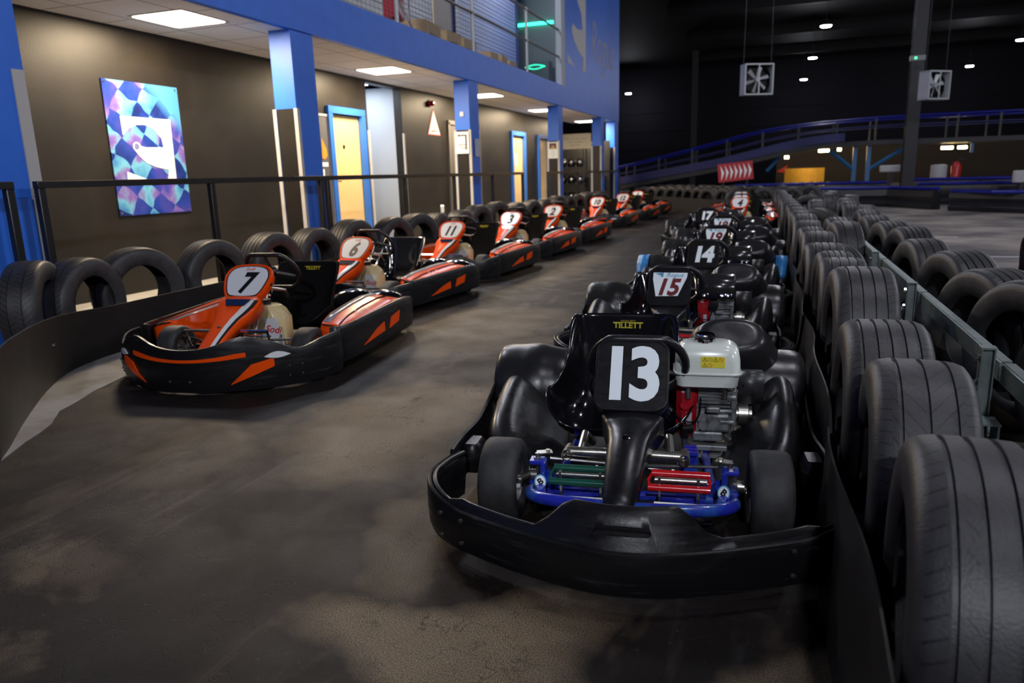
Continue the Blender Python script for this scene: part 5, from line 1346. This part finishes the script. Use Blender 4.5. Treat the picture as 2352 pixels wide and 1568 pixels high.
o = empty('marshal_box', (2.93, 22.9, 0), 0, 'white box light on a short post beyond the barriers', 'light box'); b = MB(); b.box((0,0,1.0), (.5,.15,.18), bev=.02); b.build('box', mat('dim_white', (.45,.45,.48), .5), o); b = MB(); b.box((0,0,.5), (.08,.08,1.0)); b.box((.09,0,.75), (.06,.06,.2)); b.build('stand', M_dk, o)
o = empty('marshal_box', (5.45, 20.6, 0), 0, 'white box on a post near the right edge of the photo', 'light box'); b = MB(); b.box((0,0,.75), (.36,.2,.28), bev=.02); b.build('box', MATS['dim_white'], o); b = MB(); b.box((0,0,.35), (.08,.08,.7)); b.build('stand', M_dk, o)
b = MB(); b.box((5.5,19.1,.35), (.7,.5,.7), bev=.03); tag(b.build('black_cabinet', M_bar), 'black block standing at the end of the nearest blue barrier', 'cabinet')
b = MB(); b.box((6.0,21.5,.8), (.5,.4,1.6), bev=.02); tag(b.build('black_locker', M_bar), 'tall dark cabinet at the right edge behind the barriers', 'locker')
# people-like marshal kit far off: bottle drum and red extinguisher
o = empty('fire_extinguisher', (5.0, 25.3, 0), 0, 'red upright extinguisher trolley far off under the bridge', 'extinguisher'); b = MB(); b.lathe([(.5,.001),(.5,.12),(1.0,.14),(1.1,.08),(1.14,.03)], (0,0,0), 'Z', 16); b.build('cylinder', mat('ext_red', (.45,.02,.02), .3), o); b = MB(); b.tube([(0,0,1.1), (.1,0,1.22), (.2,0,1.2)], .02, 6); b.box((0,.1,.3), (.3,.05,.6)); b.build('handle', M_dk, o)
b = MB(); b.lathe([(0,.20),(.02,.22),(.5,.22),(.52,.1)], (4.55,25.3,.55), 'Z', 16, caps=True); b.box((4.55,25.3,.28), (.3,.3,.55)); tag(b.build('water_drum', MATS['dim_white']), 'pale striped drum left of the red extinguisher', 'drum')
b = MB(); b.tube([(3.6,24.9,.5), (3.6,24.9,1.05)], .03, 6); tag(b.build('marker_post', M_navy), 'short blue marker post right of the white box light', 'post')
# yellow lit curved wall with warm strip lamps behind the bridge
M_yw = mat('yellow_panel', (.75,.45,.06), .6, noise=(8, (.65,.38,.05), .4, .7))
b = MB(); pts = [(.34+1.56*i/12, 34-.35*math.sin(PI*i/12)) for i in range(13)]
sweep(b, pts, lambda i, t_, x, y: [(0,.25), (0,1.05), (-.05,1.05), (-.05,.25)]); tag(b.build('yellow_barrier', M_yw), 'curved yellow barrier panel glowing in warm light under the bridge', 'barrier')
b = MB(); b.prism([(.0,32.5,.95), (.45,32.5,1.2), (.3,32.5,1.0), (.4,32.5,.88)], (0,0,0), (0,.02,0)); tag(b.build('red_arrow', mat('arrow_red', (.5,.03,.02), .5)), 'small red arrow plate left of the yellow barrier', 'arrow')
for i in range(6):
    x = .3+i*.33; car_tyre((0,4)[i % 2], x, 31.6, 90+i*9, 'small far tyre, '+ORD[i]+' from the left below the yellow barrier', 'far tyres under the bridge', .85)
M_warm = mat('warm_lamp', (1,1,1), .5, emit=((1,.78,.35), 45))
for i, (x, y, z, w, l) in enumerate([(1.6, 29.8, 1.66, .35, 'warm strip lamp over the middle of the yellow barrier'), (.33, 29, 1.46, .14, 'small warm round lamp under the ramp'), (5.4, 29, 1.60, .34, 'left of the two bright strip lamps under the bridge on the right'), (5.85, 29, 1.60, .26, 'right of the two bright strip lamps under the bridge on the right'), (2.1, 29.6, 1.68, .12, 'small warm lamp beside the bridge support')]):
    t = empty('strip_lamp', (x, y, z), 0, l, 'lamp', 'warm lamps under the bridge'); b = MB(); b.tube([(-w/2,0,0), (w/2,0,0)], .045, 10); b.build('tube', M_warm, t); b = MB(); b.box((0,0,.06), (w+.04,.08,.03)); b.tube([(0,0,.07), (0,0,.14)], .01, 6); b.build('housing', M_dk, t)
for x, y, z, e in ((1.3, 32.2, 2.1, 110), (1.6, 29.9, 1.5, 22), (5.6, 29.1, 1.5, 10)):
    l = bpy.data.lights.new('warm', 'POINT'); l.energy = e; l.color = (1,.62,.22); l.shadow_soft_size = .1; o = bpy.data.objects.new('warm_light', l); o.location = (x, y, z); COL.objects.link(o)
wall('wall_under_bridge', (5.2, 37, 1.0), (10.4, .15, 2.0), mat('brown_far_wall', (.03,.02,.009), .7))
# fans
M_fan = mat('fan_casing', (.55,.57,.6), .45, .2)
def fan(x, y, z, w, rz, lab):
    t = empty('axial_fan', (x, y, z), R(rz), lab, 'fan', 'square axial fans hung from the roof'); h = w/2
    b = MB()
    for s in (-1, 1): b.box((s*h,0,0), (.03,.3,w)); b.box((0,0,s*h), (w+.03,.3,.03))
    b.build('casing', M_fan, t)
    b = MB(); b.lathe([(-.02,h*.93),(.1,h*.9),(.1,h*.95),(-.02,h*.99)], (0,0,0), 'Y', 28); b.build('duct_ring', M_dk, t)
    b = MB(); b.box((0,.14,0), (w,.01,w)); b.build('back_grille', M_dk, t)
    for k in range(6):
        a = R(k*60+15); u = Vector((math.cos(a),0,math.sin(a))); v = Vector((-math.sin(a),.5,math.cos(a)))
        b = MB(); b.prism([u*.06-v*.02, u*h*.86-v*.045, u*h*.86+v*.045, u*.06+v*.03], (0,0,0), (0,-.006,0)); b.build('blade', M_fan, t)
    b = MB(); b.disc((0,-.05,0), .05, .08, 'Y'); b.box((0,-.14,0), (.03,.01,w)); b.build('hub', M_fan, t)
    for s in (-1, 1): b = MB(); b.tube([(s*h,0,h), (s*h*.9,0,8.0-z)], .008, 5); b.build('hanger', M_dk, t)
fan(-.56, 20, 3.235, .70, 25, 'square metal fan hanging over the middle of the hall'); fan(3.34, 20, 2.85, .60, 38, 'square metal fan turned sideways right of the steel column')
t = empty('exit_light', (3.15, 21.4, 3.64), 0, 'small pale emergency light box with a green dot on the steel column', 'emergency light')
b = MB(); b.box((0,0,0), (.34,.14,.12), bev=.01); b.build('box', mat('grey_box', (.25,.26,.28), .5), t)
b = MB(); b.disc((-.05,-.085,.0), .022, .01, 'Y'); b.build('green_dot', mat('green_dot', (0,.2,.05), .5, emit=((.03,1,.25), 6)), t)
# high bay lamps
M_lamp = mat('high_bay_led', (1,1,1), .5, emit=((.93,.92,1), 60))
Sx = (6.2-1.12)/5.88
lamps = [(1.5, 31.7, 'high bay lamp, nearest of the three in a line right of the big fan'), (1.4, 40.4, 'high bay lamp, middle of the three in a line right of the big fan'), (1.3, 49.8, 'high bay lamp, farthest of the three in a line right of the big fan'),
         (-9.63, 51.5, 'high bay lamp just right of the blue building corner'), (9.78, 39.5, 'high bay lamp at the right edge of the photo'), (9.72, 48.5, 'high bay lamp left of the right edge one'),
         (1.55, 22.5, 'high bay lamp above the far end of the lane'), (1.6, 13.5, 'high bay lamp above the middle of the lane'), (1.7, 4.0, 'high bay lamp above the nearest karts'), (1.7, -7.0, 'unseen high bay lamp behind the camera, boosted to light the karts'),
         (2.0, -.4, 'unseen high bay lamp added almost above the camera'), (9.8, 22, 'high bay lamp on the right above the far barriers'), (9.8, 13, 'high bay lamp on the right above the floor lines'), (9.8, 4, 'high bay lamp off to the right'), (9.8, -5, 'unseen high bay lamp off to the right behind the camera, boosted')]  # the lamp almost above the camera is added to brighten the nearest kart
BAYF = {(1.55,22.5): .6, (1.6,13.5): .5, (1.7,4.0): .35, (2.0,-.4): .45, (1.7,-7.0): 7.0, (9.8,22): 1.2, (9.8,13): 2.6, (9.8,4): 3.4, (9.8,-5): 4.0}  # unseen lamps behind and to the right are boosted to light upright faces
for x, y, l in lamps:
    t = empty('high_bay_lamp', (x, y, 6.2), 0, l, 'lamp', 'round high bay lamps in the hall roof')
    b = MB(); b.lathe([(.03,.20),(.10,.20),(.14,.12),(.2,.08),(.22,.02)], (0,0,0), 'Z', 20); b.cyl((0,0,.2), (0,0,1.85), .008, 6); b.build('housing', M_dk, t)
    b = MB(); b.lathe([(.0,.001),(.0,.17),(.02,.19),(.04,.195)], (0,0,0), 'Z', 20); b.build('lens', M_lamp, t)
    li = bpy.data.lights.new('bay', 'POINT'); li.energy = BAY*BAYF.get((x, y), .6); li.color = (.88,.90,1); li.shadow_soft_size = .16
    o = bpy.data.objects.new('bay_light', li); o.location = (x, y, 6.17); COL.objects.link(o)
# ------------------------------------------------------------------ panel lamps light, world, camera
for y in (5.96, 9.95, 13.95, 17.95, 22.6):
    li = bpy.data.lights.new('panel', 'AREA'); li.shape = 'SQUARE'; li.size = .55; li.energy = PANEL_W; li.color = (1,.77,.50)
    p = K(-5.38, y, CZ_); o = bpy.data.objects.new('panel_light', li); o.location = (p.x, p.y, p.z-.02); COL.objects.link(o)
for y in (8.5, 13.5, 18.5):  # strip lights added out of view to brighten the upper deck
    t = empty('added_strip_light', (-6.6, y, 7.3), 0, 'added long strip light in the roof of the upper deck, at %s' % {8.5: 'its near end', 13.5: 'its middle', 18.5: 'its far end'}[y], 'strip light', 'added strip lights above the upper deck')
    b = MB(); b.box((0,0,.06), (.16,1.5,.06)); b.cyl((0,-.5,.08), (0,-.5,.7), .01, 6); b.cyl((0,.5,.08), (0,.5,.7), .01, 6); b.build('housing', M_strip, t)
    b = MB(); b.tube([(0,-.7,0), (0,.7,0)], .04, 8); b.build('tube', mat('cool_tube', (1,1,1), .5, emit=((.85,.9,1), 8)), t)
    li = bpy.data.lights.new('strip', 'AREA'); li.shape = 'RECTANGLE'; li.size = .15; li.size_y = 1.4; li.energy = UP_W; li.color = (.85,.88,1); o = bpy.data.objects.new('added_strip_area', li); o.location = (-6.6, y, 7.22); COL.objects.link(o)
w = bpy.data.worlds.new('World'); SC.world = w; w.use_nodes = True
w.node_tree.nodes['Background'].inputs[0].default_value = (.5,.55,.75,1); w.node_tree.nodes['Background'].inputs[1].default_value = .004
F_, YAW, PIT, ROL = 1685., R(19.70), R(12.78), R(1.65)
f = Vector((-math.sin(YAW)*math.cos(PIT), math.cos(YAW)*math.cos(PIT), -math.sin(PIT)))
r_ = Vector((math.cos(YAW), math.sin(YAW), 0)); d_ = f.cross(r_)
r2 = r_*math.cos(ROL)+d_*math.sin(ROL); d2 = -r_*math.sin(ROL)+d_*math.cos(ROL)
M = Matrix((r2, -d2, -f)).transposed().to_4x4(); M.translation = Vector((0,0,1.12))
cd = bpy.data.cameras.new('camera'); cam = bpy.data.objects.new('camera', cd); COL.objects.link(cam); cam.matrix_world = M
cd.sensor_width = 36; cd.lens = 36*F_/2352; cd.clip_end = 200; cd.clip_start = .05
cd.dof.use_dof = True; cd.dof.focus_distance = 2.6; cd.dof.aperture_fstop = 3.2
SC.camera = cam
vs = SC.view_settings; vs.view_transform = 'Standard'; vs.look = 'None'; vs.gamma = 1; vs.use_curve_mapping = False; vs.exposure = EXPO
SC.cycles.max_bounces = 4; SC.cycles.diffuse_bounces = 3; SC.cycles.glossy_bounces = 3; SC.cycles.transmission_bounces = 1; SC.cycles.sample_clamp_indirect = 5; SC.cycles.caustics_reflective = False; SC.cycles.caustics_refractive = False
SC.cycles.use_denoising = True
SC.cycles.use_adaptive_sampling = True; SC.cycles.adaptive_threshold = .05; SC.cycles.adaptive_min_samples = 16
